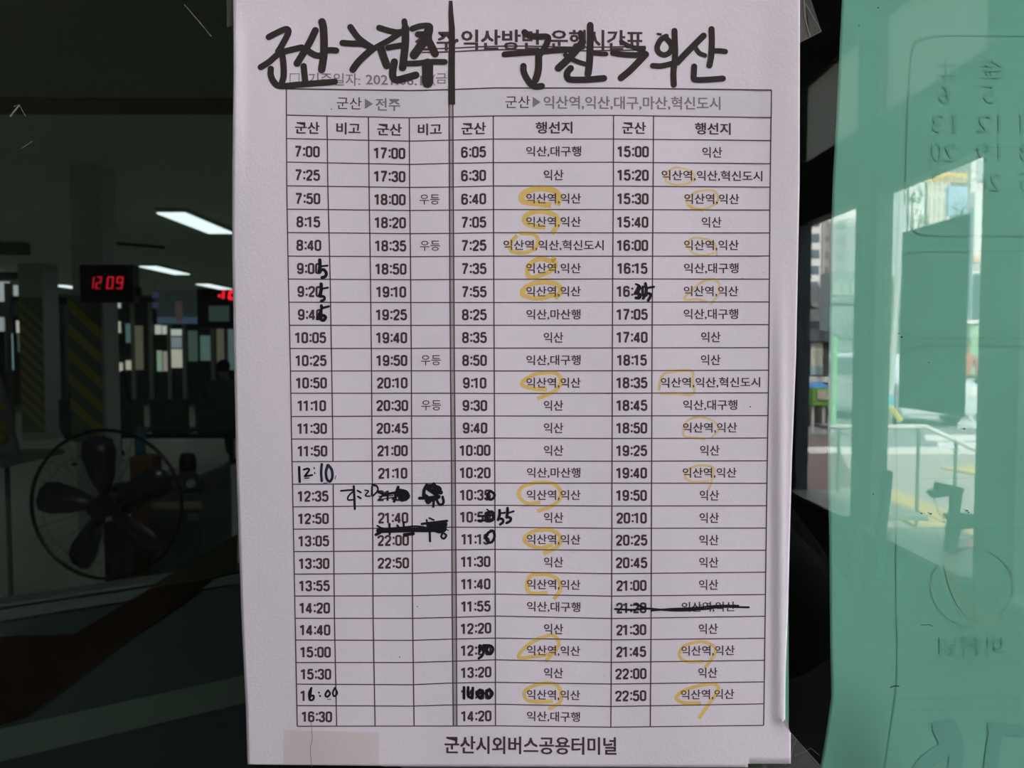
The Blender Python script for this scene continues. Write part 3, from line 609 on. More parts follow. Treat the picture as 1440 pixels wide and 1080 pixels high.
def rrect(x0, y0, x1, y1, r):
    P = []
    for cx, cy, a0 in ((x0+r, y0+r, 180), (x1-r, y0+r, 270), (x1-r, y1-r, 0), (x0+r, y1-r, 90)):
        P += [(cx+r*math.cos(math.radians(a0+a)), cy+r*math.sin(math.radians(a0+a))) for a in range(0, 91, 15)]
    return P
ink.line([(1700, 50), (1330, 49), (1303, 51), (1289, 58), (1283, 70), (1280, 110), (1276, 180), (1274, 262), (1274, 290), (1279, 318), (1292, 329), (1330, 331), (1700, 332)], 2.0)
ink.line([(1700, 352), (1300, 353), (1278, 355), (1268, 365), (1264.5, 380), (1264, 440), (1266, 461), (1273, 471), (1290, 475), (1700, 476)], 1.4)
ink.line([(1700, 488), (1300, 486), (1280, 490), (1268, 500), (1262, 520), (1260, 560), (1261, 700), (1261, 850), (1263, 900), (1262, 965), (1257, 1000), (1250, 1045), (1242, 1100)], 2.2)
for y, x0 in ((672.5, 1290), (742.5, 1290), (934, 1270), (983, 1262), (999, 1262)): ink.line([(x0, y), (1700, y-1)], 1.0)
ink.line([(1290, 209), (1440, 207)], .8)
def gt(t, x, y, w_, h_, bold=0.0, m=None): put_text(ink, t, x, y, w_, h_, 0, bold, 0, True)
for i, (n1, n2, n3) in enumerate((('6', '5', '4'), ('13', '12', '11'), ('20', '19', '18'), ('27', '26', '25'))):
    y = 132+i*41.5-(i > 1)*1
    for n_, x in ((n1, 1329-i), (n2, 1392-i*.5), (n3, 1452)): gt(n_, x, y, 17 if len(n_) == 1 else 34, 26)
gt('土', 1331, 94, 26, 27); gt('金', 1395, 96, 30, 28)
ink.build('printed_calendar', m_green_p, gs)
ink = Ink(gsurf, .00025)
gt('보름넘', 1368, 908, 94, 26); ink.build('printed_text', m_green_p, gs)
ink = Ink(gsurf, .00025)
ink.ribbon([(1305, 1018), (1342, 1017)], 3); ink.stroke([(1322, 1024), (1330, 1050), (1300, 1075), (1288, 1100)], 22); ink.stroke([(1336, 1020), (1346, 1050), (1340, 1100)], 20)
ink.stroke([(1396, 1023), (1432, 1027)], 16); ink.stroke([(1402, 1025), (1396, 1055), (1392, 1100)], 20)
o = ink.build('printed_figure', m_green_b, gs); o['label'] = 'large bluish figures showing through'
ink = Ink(gsurf, .00015)
P = [(1368+58*math.cos(a*math.pi/18), 825+54*math.sin(a*math.pi/18)) for a in range(36)]; ink.ribbon(P, 3, True); ink.stroke([(1335, 790), (1345, 830), (1365, 860), (1392, 872)], 17)
o = ink.build('printed_seal', m_green_r, gs); o['label'] = 'faint brownish round seal'
ink = Ink(onglass, 0)
ink.line([(1295, 879), (1308, 878.6), (1311.5, 881)], 1.0); ink.stroke([(1252.5, 966.5), (1258, 964.8), (1264, 965)], 1.7)
for x, y, r in ((1296, 722, 1), (1309, 722.5, 1.2), (1360, 718, 1.1), (1362, 720.5, 1), (1268, 474, 1.3), (1264, 469, .8), (1235, 11, 1), (1208, 36, .9), (1228, 695, .9), (1306, 510, .8), (1356, 603, 1.1)): ink.dot(x, y, r, 8, 1.3)
o = ink.build('dirt_speck', m_speck, g)
# second green sheet, peeping out behind the timetable
o = MB().prism([atY(900, 560, .0085), atY(1108.6, 560, .0085), atY(1109.1, 1030, .0085), atY(900, 1030, .0085)], (0, .00015, 0)).build('green_notice', m_green)
tag(o, 'green paper notice hidden behind the white timetable, only its right edge showing', 'notice')
# ================================================================== THE HALL SEEN THROUGH THE GLASS
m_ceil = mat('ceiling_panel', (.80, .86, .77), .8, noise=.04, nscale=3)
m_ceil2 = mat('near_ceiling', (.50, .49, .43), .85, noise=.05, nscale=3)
m_beam = mat('beam_brown', (.26, .19, .16), .7)
m_floor = mat('hall_floor', (.60, .64, .54), .35, noise=.08, nscale=2)
m_hwall = mat('hall_wall', (.45, .50, .44), .8, noise=.06, nscale=2)
m_pillar = mat('pillar_paint', (.5, .53, .5), .7)
m_haz_y = mat('hazard_yellow', (.42, .38, .10), .6); m_haz_k = mat('hazard_dark', (.17, .21, .15), .6)
m_black = mat('black_plastic', (.012, .012, .013), .35); m_dark = mat('dark_steel', (.035, .04, .045), .45, .2)
m_blade = mat('fan_blade', (.022, .023, .034), .3); m_lamp = mat('lamp_diffuser', (.86, .95, 1.0), .5, emit=1.2)
m_red = mat('led_red', (1.0, .018, .05), .5, emit=.52); m_red2 = mat('led_red_bright', (1.0, .015, .04), .5, emit=1.0)
m_scr = mat('clock_face', (.010, .013, .014), .25); m_frame = mat('mullion_dark', (.06, .075, .065), .6)
B('floor', (-14, .05, -.1), (5, 22, 0), m_floor)['kind'] = 'structure'
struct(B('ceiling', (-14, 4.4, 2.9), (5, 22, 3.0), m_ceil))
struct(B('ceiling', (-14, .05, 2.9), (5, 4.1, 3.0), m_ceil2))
struct(B('trim_1', (-14, 4.1, 2.895), (5, 4.4, 3.1), m_beam))
struct(B('wall_left', (-14.1, .05, -.1), (-14, 22, 3), m_hwall))
struct(B('wall_right', (5, .05, -.1), (5.1, 22, 3), m_hwall))
struct(B('wall_front', (-14, 0, -.1), (-2.6, .06, 3.1), m_hwall))
struct(B('wall_front', (2.2, -.06, -.1), (5.1, .05, 3.6), m_hwall))
struct(B('wall_front', (-2.6, -.03, -.1), (2.2, .05, .9), m_hwall))
struct(B('wall_front', (-2.6, -.03, 2.95), (2.2, .05, 3.6), m_hwall))

# ceiling lamps; those with empty labels are added unseen to brighten the hall
LAMPS = [((-3.36, 8.18), 'first and nearest lit strip lamp on the hall ceiling'), ((-5.92, 13.2), 'middle one of the three lit strip lamps, left of the larger red clock'), ((-6.4, 16.7), 'farthest lit strip lamp, seen in front of the large dark display board'),
         ((-.9, 6.5), ''), ((2.0, 9.5), ''), ((-1.2, 13.5), ''), ((-9.5, 8.0), ''), ((-9.8, 13.0), ''), ((-6.6, 5.6), ''), ((1.8, 5.6), ''), ((-12.0, 10.5), ''), ((2.0, 14.0), ''), ((-12.0, 6.0), ''), ((-12.5, 15.0), ''), ((-1.2, 17.0), ''), ((2.2, 17.5), ''), ((-9.6, 17.0), ''), ((.6, 11.5), ''), ((3.6, 8.0), ''), ((-9.4, 5.4), '')]
lamp0 = None
for (lx, ly), lab in LAMPS:
    o = thing('ceiling_lamp', lab or 'strip lamp added out of sight to brighten the hall', 'lamp', 'strip lamps on the hall ceiling')
    if lamp0 is None:
        B('housing', (-.16, -.69, 2.86), (.16, .69, 2.9), m_pillar, o); B('diffuser', (-.14, -.67, 2.845), (.14, .67, 2.858), m_lamp, o); lamp0 = o
    else:
        for ch in lamp0.children:
            c = ch.copy(); COL.objects.link(c); c.parent = o
    o.location = (lx, ly, 0)

# far glazed wall: solid strips around panes
BY = 20.0
struct(B('wall_back', (-14, BY+.06, -.1), (5, BY+.2, 3.0), m_hwall))
fw = thing('glazed_partition', 'far glazed entrance front of the hall with small bright daylight panes', 'window')
PANES = [(218, 457, 226, 470, 0), (228, 458, 235, 470, 0), (221, 493, 227, 522, 3), (229.5, 494, 236, 522, 4), (240, 463, 255, 472, 0), (240, 474, 255, 489, 2), (240.5, 491, 256.5, 517, 1),
         (282, 472, 295, 507, 5), (305, 462, 316, 512, 6), (320, 463, 329, 520, 5), (158, 424, 169, 433, 0), (158.5, 452, 169, 468, 1), (158, 510, 172, 522, 1), (177, 507, 188, 520, 1), (177, 455, 183, 482, 5), (190, 458, 200, 520, 6), (265, 465, 277, 508, 7)]
PC = [(.62, .66, .60), (.60, .56, .46), (.25, .30, .34), (.28, .42, .30), (.36, .33, .31), (.10, .17, .16), (.11, .11, .075), (.06, .10, .085)]
PM = [mat('daylight_pane_%d' % i, c, .4, emit=.62) for i, c in enumerate(PC)]
MB().box((-13.9, BY, 0.05), (4.9, BY+.05, 2.85)).build('solid_panel', m_frame, fw)
for x in (212, 238, 259, 299, 318, 187, 153):
    p = atY(x, 490, BY-.04); B('mullion', (p.x-.05, BY-.05, .1), (p.x+.05, BY, 2.7), m_hwall, fw)
for x0, y0, x1, y1, k in PANES:
    a = atY(x0, y1, BY-.03); b = atY(x1, y0, BY-.03); B('pane', (a.x, BY-.03, a.z), (b.x, BY-.005, b.z), PM[k], fw)
# left glazed front, nearer
LY = 14.0
lf = thing('glazed_partition', 'glazed front at the far left, pale daylight in its upper panes', 'window')
for a, b in (((-3, 425), (52, 445)), ((-3, 365), (48, 393)),): 
    p, q = atY(*a, LY), atY(*b, LY); B('rail', (p.x, LY-.04, q.z), (q.x, LY+.02, p.z), m_frame, lf)
for x in (15, 40): 
    p = atY(x, 490, LY); B('mullion', (p.x-.05, LY-.06, 0), (p.x+.05, LY, 2.7), m_frame, lf)
LP = [(-20, 396, 13, 424, (.40, .43, .47)), (19, 401, 39, 416, (.42, .46, .50)), (-20, 446, 5, 466, (.34, .37, .42)), (5.5, 446, 13, 466, (.20, .18, .19)), (23, 451, 32, 468, (.58, .56, .48)), (9, 469, 17, 520, (.22, .36, .36)), (9.5, 452, 13.5, 466, (.5, .46, .36)), (25, 470, 31, 495, (.06, .08, .06))]
for i, (x0, y0, x1, y1, c) in enumerate(LP):
    a, b = atY(x0, y1, LY-.02-.004*i), atY(x1, y0, LY-.02-.004*i); B('pane', (a.x, a.y, a.z), (b.x, a.y+.02, b.z), mat('left_pane_%d' % i, c, .4, emit=.7), lf)
# dark hanging sign over it
p, q = atY(-25, 313, 10), atY(37, 358, 10)
o = thing('hanging_sign', 'dark unlit hanging box sign at the left edge above the glazed front', 'sign')
B('sign_box', (p.x, 9.95, q.z), (q.x, 10.1, p.z), mat('dull_sign', (.13, .15, .13), .6), o, .01); 
for x in (p.x+.2, q.x-.1): B('rod', (x-.01, 10.0, p.z), (x+.01, 10.02, 2.9), m_dark, o)
# hazard taped pillars
def pillar(xa, xb, Y, label, x_face, ytop):
    t = thing('pillar', label, 'pillar')
    a, b = atY(xa, 490, Y), atY(xb, 490, Y); top = atY(xa, ytop, Y).z
    B('shaft', (a.x, Y, 0), (b.x, Y+(.45 if Y > 8 else .22), 2.9), m_pillar, t)
    f0, f1 = atY(x_face[0], 490, Y-.01).x, atY(x_face[1], 490, Y-.01).x
    zb = .12 if Y > 8 else .78; B('wrap', (f0, Y-.008, zb), (f1, Y, top), m_haz_k, t)
    wdt = f1-f0; z = zb+.03
    while z < top-.02:
        z1 = min(z+.085, top); sl = wdt*.95
        pts = [Vector((f0, Y-.014, z+sl)), Vector((f1, Y-.014, z)), Vector((f1, Y-.014, z+.085)), Vector((f0, Y-.014, z+sl+.085))]
        if z+sl+.085 < top: MB().prism(pts, (0, .008, 0)).build('stripe', m_haz_y, t)
        z += .19
    return t
pillar(28, 62, 12.5, 'left one of two square pillars wrapped in yellow hazard stripes', (28, 60), 418)
pillar(104, 147, 5.7, 'right one of two square pillars with hazard stripes, below the red clock', (97, 142), 416)
# machine between pillars
p, q = atY(65, 428, 13.1), atY(94, 600, 13.1)
t = thing('air_conditioner', 'tall dark standing unit with louvres and a blue-grey head between the striped pillars', 'air conditioner')
B('body', (p.x, 13.1, 0), (q.x, 13.5, p.z-.35), mat('unit_dark', (.12, .15, .13), .6), t, .01); B('head_panel', (p.x, 13.08, p.z-.34), (q.x, 13.5, p.z), mat('unit_head', (.10, .16, .20), .5), t, .01)
for k in range(6): B('louvre', (p.x+.05, 13.06, p.z-.55-k*.08), (q.x-.05, 13.09, p.z-.52-k*.08), m_frame, t)
# seven segment clocks
SEG = {'0': 'abcdef', '1': 'bc', '2': 'abged', '9': 'abcdfg'}
def digits(parent, text, x0, z0, w_, h_, Y, gap, m, sh=.12, th=.16):
    x = x0
    for ch in text:
        if ch == ' ': x += gap*.75; continue
        mb = MB(); t_ = w_*th*1.2
        seg = {'a': (0, h_, w_, h_), 'g': (0, h_/2, w_, h_/2), 'd': (0, 0, w_, 0), 'f': (0, h_/2, 0, h_), 'e': (0, 0, 0, h_/2), 'b': (w_, h_/2, w_, h_), 'c': (w_, 0, w_, h_/2)}
        for s_ in SEG[ch]:
            a, b, c, d = seg[s_]
            if ch == '1': a = c = w_*.5
            v = [(x+a+sh*b, b), (x+c+sh*d, d)]
            if b == d: pts = [(v[0][0], b-t_/2), (v[1][0], b-t_/2), (v[1][0], b+t_/2), (v[0][0], b+t_/2)]
            else: pts = [(v[0][0]-t_/2, b), (v[0][0]+t_/2, b), (v[1][0]+t_/2, d), (v[1][0]-t_/2, d)]
            mb.prism([Vector((q_[0], Y, z0+q_[1])) for q_ in pts], (0, .004, 0))
        mb.build('led_digit', m, parent); x += gap
CY = 5.0
a, b = atY(112.5, 425, CY), atY(187, 372, CY)
t = thing('led_clock', 'hanging black digital clock showing 12 09 in red', 'clock')
B('case', (a.x, CY, a.z), (b.x, CY+.09, b.z), m_black, t, .004)
c1, c2 = atY(119, 419, CY-.005), atY(176, 378, CY-.005); B('face', (c1.x, CY-.006, c1.z), (c2.x, CY, c2.z), m_scr, t)
B('hanging_rod', ((a.x+b.x)/2-.003, CY+.04, b.z), ((a.x+b.x)/2+.003, CY+.046, 2.9), m_pillar, t)
d0 = atY(127.5, 405.5, CY-.012); px_ = CY+D
px_ = px_/F
digits(t, '12', d0.x, d0.z, 5.6*px_, 15.5*px_, CY-.012, 7.2*px_, m_red); 
d1 = atY(150.2, 405.5, CY-.012); digits(t, '09', d1.x, d1.z, 7.2*px_, 15.5*px_, CY-.012, 13.2*px_, m_red)
B('side_bracket', (b.x, CY+.02, b.z-.21), (b.x+.03, CY+.06, b.z-.15), m_black, t)
DY = 17.9
a, b = atY(277.5, 462, DY), atY(372, 366, DY)
t = thing('display_board', 'large black hanging display board with bright red digits, cut off by the timetable', 'display board')
B('case', (a.x, DY, a.z), (b.x, DY+.3, b.z), m_black, t, .01)
c1, c2 = atY(284, 416, DY-.01), atY(366, 374, DY-.01); B('face', (c1.x, DY-.02, c1.z), (c2.x, DY, c2.z), m_scr, t)
px_ = (DY+D)/F; d0 = atY(309, 420, DY-.03); digits(t, '12', d0.x, d0.z, 9*px_, 19*px_, DY-.03, 13*px_, m_red2, .1, .34); 
B('led_colon', (d0.x-2.5*px_, DY-.03, d0.z+2*px_), (d0.x+1.5*px_, DY-.02, d0.z+6*px_), m_red2, t)
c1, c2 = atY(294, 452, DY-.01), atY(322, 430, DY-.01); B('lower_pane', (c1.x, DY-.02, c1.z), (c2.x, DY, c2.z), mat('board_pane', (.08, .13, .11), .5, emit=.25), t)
# blue sign band
t = thing('sign_band', 'long blue sign band under the hall ceiling, left of the display board', 'sign')
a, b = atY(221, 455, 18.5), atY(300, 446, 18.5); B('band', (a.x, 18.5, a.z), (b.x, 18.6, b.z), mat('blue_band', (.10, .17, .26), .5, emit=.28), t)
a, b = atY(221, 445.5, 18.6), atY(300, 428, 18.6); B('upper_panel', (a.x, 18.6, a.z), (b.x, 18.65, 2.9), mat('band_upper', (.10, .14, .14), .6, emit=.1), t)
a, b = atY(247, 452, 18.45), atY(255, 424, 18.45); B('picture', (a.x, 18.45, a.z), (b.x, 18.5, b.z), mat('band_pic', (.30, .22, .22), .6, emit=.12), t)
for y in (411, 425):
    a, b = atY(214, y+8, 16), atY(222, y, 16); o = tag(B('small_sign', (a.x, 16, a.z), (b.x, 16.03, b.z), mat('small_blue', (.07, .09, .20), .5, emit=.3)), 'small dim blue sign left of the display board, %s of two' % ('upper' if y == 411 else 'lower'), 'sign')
    if y == 411: B('rod', ((a.x+b.x)/2-.01, 16.0, b.z-.4), ((a.x+b.x)/2+.01, 16.02, 2.9), m_pillar, o)
# pipe-like lamp track
a, b = atZ(150, 341, 2.86), atZ(232, 348, 2.86)
tag(MB().tube([a, b], .02, 8).build('ceiling_rail', m_dark), 'thin dark rail under the hall ceiling, left of the lamps', 'rail')
# bench rows and waiting people
m_seat = mat('seat_dark', (.05, .07, .06), .6); m_cloth = [mat('coat_dark', (.03, .035, .035), .9), mat('coat_green_grey', (.06, .085, .075), .9), mat('coat_brown', (.055, .045, .035), .9)]
m_hair = mat('hair_black', (.012, .011, .010), .6); m_skin = mat('skin', (.42, .26, .19), .6); m_trou = mat('dark_trousers', (.015, .016, .02), .85, spec=.1)
bench0 = None
for i, (bx, by) in enumerate(((-4.6, 9.6), (-1.9, 9.6))):
    t = thing('waiting_bench', ['row of dark hall seats seen from behind, nearest on the left', 'row of dark hall seats seen from behind, next to the timetable edge', 'row of dark hall seats farther back by the pillars'][i], 'bench', 'seat rows in the hall')
    if bench0 is None:
        bench0 = t
        for k in range(4):
            B('backrest', (-1.15+k*.58, 0, .45), (-.65+k*.58, .05, .86), m_seat, t, .02); B('seat', (-1.15+k*.58, .04, .41), (-.65+k*.58, .5, .46), m_seat, t, .015)
        B('beam', (-1.2, .2, .33), (1.15, .26, .39), m_dark, t)
        for s_ in (-1.0, .95): MB().box((s_, .2, 0), (s_+.05, .26, .34)).box((s_-.01, .02, 0), (s_+.06, .45, .03)).build('leg', m_dark, t)
    else:
        for ch in bench0.children: c = ch.copy(); COL.objects.link(c); c.parent = t
    t.location = (bx, by, 0)
def head(parent, c, r, face, hm=None, m=None):
    """head with nose, ears, eyes, mouth and hair; face = unit vector it looks along"""
    fx = Vector(face).normalized(); sx_ = fx.cross(Vector((0, 0, 1))).normalized(); up = sx_.cross(fx); c = Vector(c)
    def P(a, b, d): return c+sx_*a*r+fx*b*r+up*d*r
    mb = MB(); n_ = 16; prof = [(.30, -1.25), (.55, -1.1), (.72, -.8), (.82, -.35), (.86, .1), (.84, .5), (.68, .9), (.4, 1.12), (.05, 1.2)]
    b0_ = len(mb.v)
    for rr, h in prof:
        for k in range(n_):
            a = 2*math.pi*k/n_; q = 1.12 if math.sin(a) < 0 else 1.0
            mb.v.append(P(rr*.88*math.cos(a), rr*q*math.sin(a)+(.06 if h < -.5 else 0), h))
    for i in range(len(prof)-1):
        for k in range(n_): mb.f.append((i*n_+k, i*n_+(k+1) % n_, (i+1)*n_+(k+1) % n_, (i+1)*n_+k))
    mb.f.append(tuple(range(n_))); mb.f.append(tuple((len(prof)-1)*n_+k for k in range(n_)))
    # nose and ears as part of the head mesh
    mb.add([P(-.09, .8, .1), P(.09, .8, .1), P(.14, .8, -.28), P(-.14, .8, -.28), P(0, 1.12, -.25)], [(0, 1, 4), (1, 2, 4), (2, 3, 4), (3, 0, 4)])
    for s_ in (-1, 1):
        mb.add([P(s_*.74, .05, .2), P(s_*.74, -.2, .2), P(s_*.72, -.15, -.3), P(s_*.72, .08, -.3), P(s_*.88, -.15, .15), P(s_*.84, -.12, -.2)], [(0, 1, 4), (1, 2, 5, 4), (2, 3, 5), (3, 0, 4, 5)])
    h_ = mb.build('head', m or m_skin, parent, True)
    for s_ in (-1, 1): MB().lathe(P(s_*.32, .80, .06), [(.02, -.02*r*8), (.10*r, 0), (.02, .02*r*8)], 8, 'Y').build('eye', m_black, parent)
    MB().add([P(-.25, .84, -.6), P(.25, .84, -.6), P(.2, .87, -.68), P(-.2, .87, -.68)], [(0, 1, 2, 3)]).build('mouth', mat('lips', (.30, .12, .10), .6), parent)
    mb = MB(); hp = [(.86, -.35, -1), (.92, .1, -.6), (.93, .45, 0), (.80, .90, .4), (.5, 1.18, .5), (.05, 1.3, .5)]
    for rr, h, lim in hp:
        for k in range(n_):
            a = 2*math.pi*k/n_; y_ = rr*1.18*math.sin(a)
            hh = h if math.sin(a) < .35 else max(h, .62)
            mb.v.append(P(rr*.95*math.cos(a), y_ if y_ < 0 else y_*.92, hh))
    for i in range(len(hp)-1):
        for k in range(n_): mb.f.append((i*n_+k, i*n_+(k+1) % n_, (i+1)*n_+(k+1) % n_, (i+1)*n_+k))
    mb.f.append(tuple((len(hp)-1)*n_+k for k in range(n_)))
    mb.build('hair', m_hair, parent, True)
def seated(x, y, label, cm, hr=.095):
    t = thing('person', label, 'person', 'people waiting in the hall')
    pts = [(0, .2, .50), (0, .16, .72), (0, .14, .98), (0, .17, 1.12), (-.18, .15, 1.02), (-.24, .22, .78), (-.14, .42, .66), (.18, .15, 1.02), (.24, .22, .78), (.14, .42, .66),
           (-.10, .28, .50), (-.12, .62, .50), (-.12, .66, .10), (-.12, .78, .05), (.10, .28, .50), (.12, .62, .50), (.12, .66, .10), (.12, .78, .05)]
    ed = [(0, 1), (1, 2), (2, 3), (2, 4), (4, 5), (5, 6), (2, 7), (7, 8), (8, 9), (0, 10), (10, 11), (11, 12), (12, 13), (0, 14), (14, 15), (15, 16), (16, 17)]
    rd = [.15, .14, .15, .055, .075, .055, .04, .075, .055, .04, .085, .065, .045, .04, .085, .065, .045, .04]
    skin('body', pts, ed, rd, cm, t); head(t, (0, .19, 1.24), hr, (0, 1, 0)); t.location = (x, y, 0)
for (x_, y_, lab, ci) in ((-5.44, 9.6, 'person in a dark coat seated in the hall, back turned, left of the others', 0), (-3.70, 9.6, 'person in a grey-green coat seated in the hall, back turned, right of the fan top', 1), (-2.5, 9.6, 'person in a brown coat seated in the hall, partly behind the timetable', 2)):
    seated(x_, y_, lab, m_cloth[ci])
# slanted leaflet board at the left edge
t = thing('leaflet_board', 'pale slanted leaflet board with yellow blots at the left edge', 'board')
bp = [atY(-30, 500, 2.4), atY(-4, 525, 2.4), atY(9, 575, 2.4), atY(25, 640, 2.4), atY(-30, 640, 2.4)]
MB().prism(bp, (0, .02, 0)).build('board', mat('leaflet', (.085, .10, .10), .7), t)
for (x_, y_, r_) in ((2, 573, 5), (3, 600, 6), (1, 616, 7), (8, 606, 3)):
    c = atY(x_, y_, 2.385); MB().lathe(c, [(r_*.0025, 0), (r_*.0025, .01)], 12, 'Y').build('yellow_blot', mat('blot', (.16, .13, .02), .7), t)
a, b = atY(-30, 652, 2.3), atY(31, 645, 2.3); B('shelf', (a.x, 2.2, a.z), (b.x, 2.55, b.z), mat('shelf_pale', (.12, .14, .13), .5), t)
for x_ in (a.x+.02,): B('post', (x_, 2.4, 0), (x_+.012, 2.412, a.z), mat('shelf_pale', (.12, .14, .13)), t)
# ------------------------------------------------ fan
FY = 2.3; fc = atY(150, 710, FY); R_ = 106/F*(FY+D)
t = thing('standing_fan', 'black wire-guarded standing fan behind the low partition', 'fan')
def circ(r, y, n=48, c=fc): return [Vector((c.x+r*math.cos(2*math.pi*k/n), y, c.z+r*math.sin(2*math.pi*k/n))) for k in range(n)]
MB().tube(circ(R_, FY), .0065, 8, True).build('guard_rim', m_black, t, True)
for k in range(40):
    a = 2*math.pi*k/40; u = Vector((math.cos(a), 0, math.sin(a)))
    for nm, s_ in (('front', -1), ('rear', 1)):
        if nm == 'rear' and k % 2: continue
        MB().tube([fc+u*.035+Vector((0, .055*s_, 0)), fc+u*R_*.6+Vector((0, .06*s_, 0)), fc+u*R_*.93+Vector((0, .035*s_, 0)), fc+u*R_], .0006, 4, cap=False).build('guard_wire', m_dark, t)
MB().tube(circ(R_*.72, FY-.055), .0009, 5, True).build('guard_hoop', m_dark, t)
MB().lathe(fc+Vector((0, -.062, 0)), [(.036, 0), (.038, .008), (.03, .016)], 20, 'Y').build('guard_badge', m_black, t)
for a0 in (97, 172, 243, 315, 25):
    a = math.radians(a0); u = Vector((math.cos(a), 0, math.sin(a))); v = Vector((-math.sin(a), 0, math.cos(a)))
    q = []
    for (rr, hw, yo) in ((.03, .014, 0), (R_*.4, .038, .012), (R_*.7, .052, .016), (R_*.86, .045, .014), (R_*.92, .02, .006)):
        q.append((fc+u*rr-v*hw+Vector((0, yo, 0)), fc+u*rr+v*hw+Vector((0, -yo, 0))))
    vv = [p for pr in q for p in pr]; mb = MB().add(vv, [(2*i, 2*i+1, 2*i+3, 2*i+2) for i in range(4)])
    o = mb.build('blade', m_blade, t, True); sd = o.modifiers.new('t', 'SOLIDIFY'); sd.thickness = .003
MB().lathe(fc, [(.03, -.03), (.04, -.02), (.04, .03)], 16, 'Y').build('hub', m_black, t)
MB().lathe(fc+Vector((0, .06, 0)), [(.05, 0), (.06, .03), (.055, .12), (.02, .15)], 18, 'Y').build('motor_housing', m_black, t)
pz = fc.z-R_-.03
MB().tube([(fc.x, FY+.1, fc.z-.02), (fc.x, FY+.1, .05)], .013, 10).build('pole', m_dark, t)
B('control_box', (fc.x-.035, FY+.04, atY(150, 832, FY).z-.02), (fc.x+.035, FY+.12, atY(150, 738, FY).z), m_black, t, .006)
MB().lathe((fc.x, FY+.1, 0), [(.2, 0), (.2, .015), (.03, .045)], 28).build('base', m_black, t)
# boxes right of the fan
KY = 2.7
a, b = atY(214, 960, KY), atY(281, 690, KY)
t = thing('machine_cabinet', 'dark blue-grey equipment cabinet standing right of the fan', 'cabinet')
m_cab = mat('cabinet_grey', (.05, .07, .08), .5); B('body', (a.x, KY, 0), (b.x, KY+.35, b.z), m_cab, t, .01)
a1, b1 = atY(210, 692, KY-.02), atY(284, 668, KY-.02); B('top_unit', (a1.x, KY-.02, a1.z), (b1.x, KY+.3, b1.z), mat('cab_top', (.03, .035, .04), .4), t, .012)
a1, b1 = atY(212, 716, KY-.02), atY(282, 706, KY-.02); B('brown_strip', (a1.x, KY-.015, a1.z), (b1.x, KY, b1.z), m_beam, t)
c = atY(269, 680, KY-.03); MB().lathe(c, [(.016, -.012), (.018, 0)], 14, 'Y').build('dial', mat('dial_pale', (.28, .34, .36), .4), t)
c = atY(228, 677, KY-.03); MB().lathe(c, [(.010, -.01), (.012, 0)], 14, 'Y').build('dial', mat('dial_brown', (.14, .12, .10), .4), t)
for y_ in (676, 681): a1, b1 = atY(241, y_+2, KY-.03), atY(256, y_, KY-.03); B('slot', (a1.x, KY-.03, a1.z), (b1.x, KY-.02, b1.z), mat('slot_grey', (.10, .13, .15), .4), t)
a1, b1 = atY(262, 732, KY-.02), atY(277, 724, KY-.02); B('label_plate', (a1.x, KY-.012, a1.z), (b1.x, KY, b1.z), mat('plate_dim', (.11, .15, .15), .4), t)
c = atY(264, 657, KY+.08); q = (KY+.08+D)/F
MB().lathe((c.x, KY+.08, b.z+.06), [(10*q, 0), (12*q, 10*q), (11*q, 22*q), (8*q, 27*q), (2*q, 28*q)], 18).build('knob_cap', m_black, t)
# orange brown upright with blue bottle
OY = 2.9
a, b = atY(188, 960, OY), atY(213, 642, OY)
t = thing('orange_stand', 'dim orange-brown upright stand between the fan and the cabinet', 'stand')
m_or = mat('orange_brown', (.12, .06, .022), .7); B('panel', (a.x, OY, 0), (b.x, OY+.1, b.z), m_or, t, .008); B('foot', (a.x-.03, OY-.05, 0), (b.x+.03, OY+.15, .03), m_or, t, .005)
q = (OY+D)/F; c = atY(197.5, 642, OY+.05)
t = thing('blue_bottle', 'blue bottle standing on the orange-brown stand', 'bottle')
MB().lathe((c.x, OY+.05, b.z), [(6.5*q, 0), (7.5*q, 2*q), (7.5*q, 27*q), (4.5*q, 33*q), (3*q, 35*q)], 18).build('bottle_body', mat('blue_plastic', (.03, .13, .20), .4), t, True)
MB().lathe((c.x, OY+.05, b.z+35*q), [(3.5*q, 0), (3.5*q, 5*q)], 14).build('bottle_cap', mat('cap_pale', (.12, .16, .17), .4), t)
a, b = atY(172, 521, 3.4), atY(190, 596, 3.4)
t = thing('thin_rod', 'thin dark rod leaning above the blue bottle', 'rod'); MB().tube([a, a.lerp(b, .6)], .006, 6).build('upper_rod', m_black, t); MB().tube([a.lerp(b, .6), b, Vector((b.x+.02, 3.4, 0.0))], .005, 6).build('lower_rod', m_cab, t)
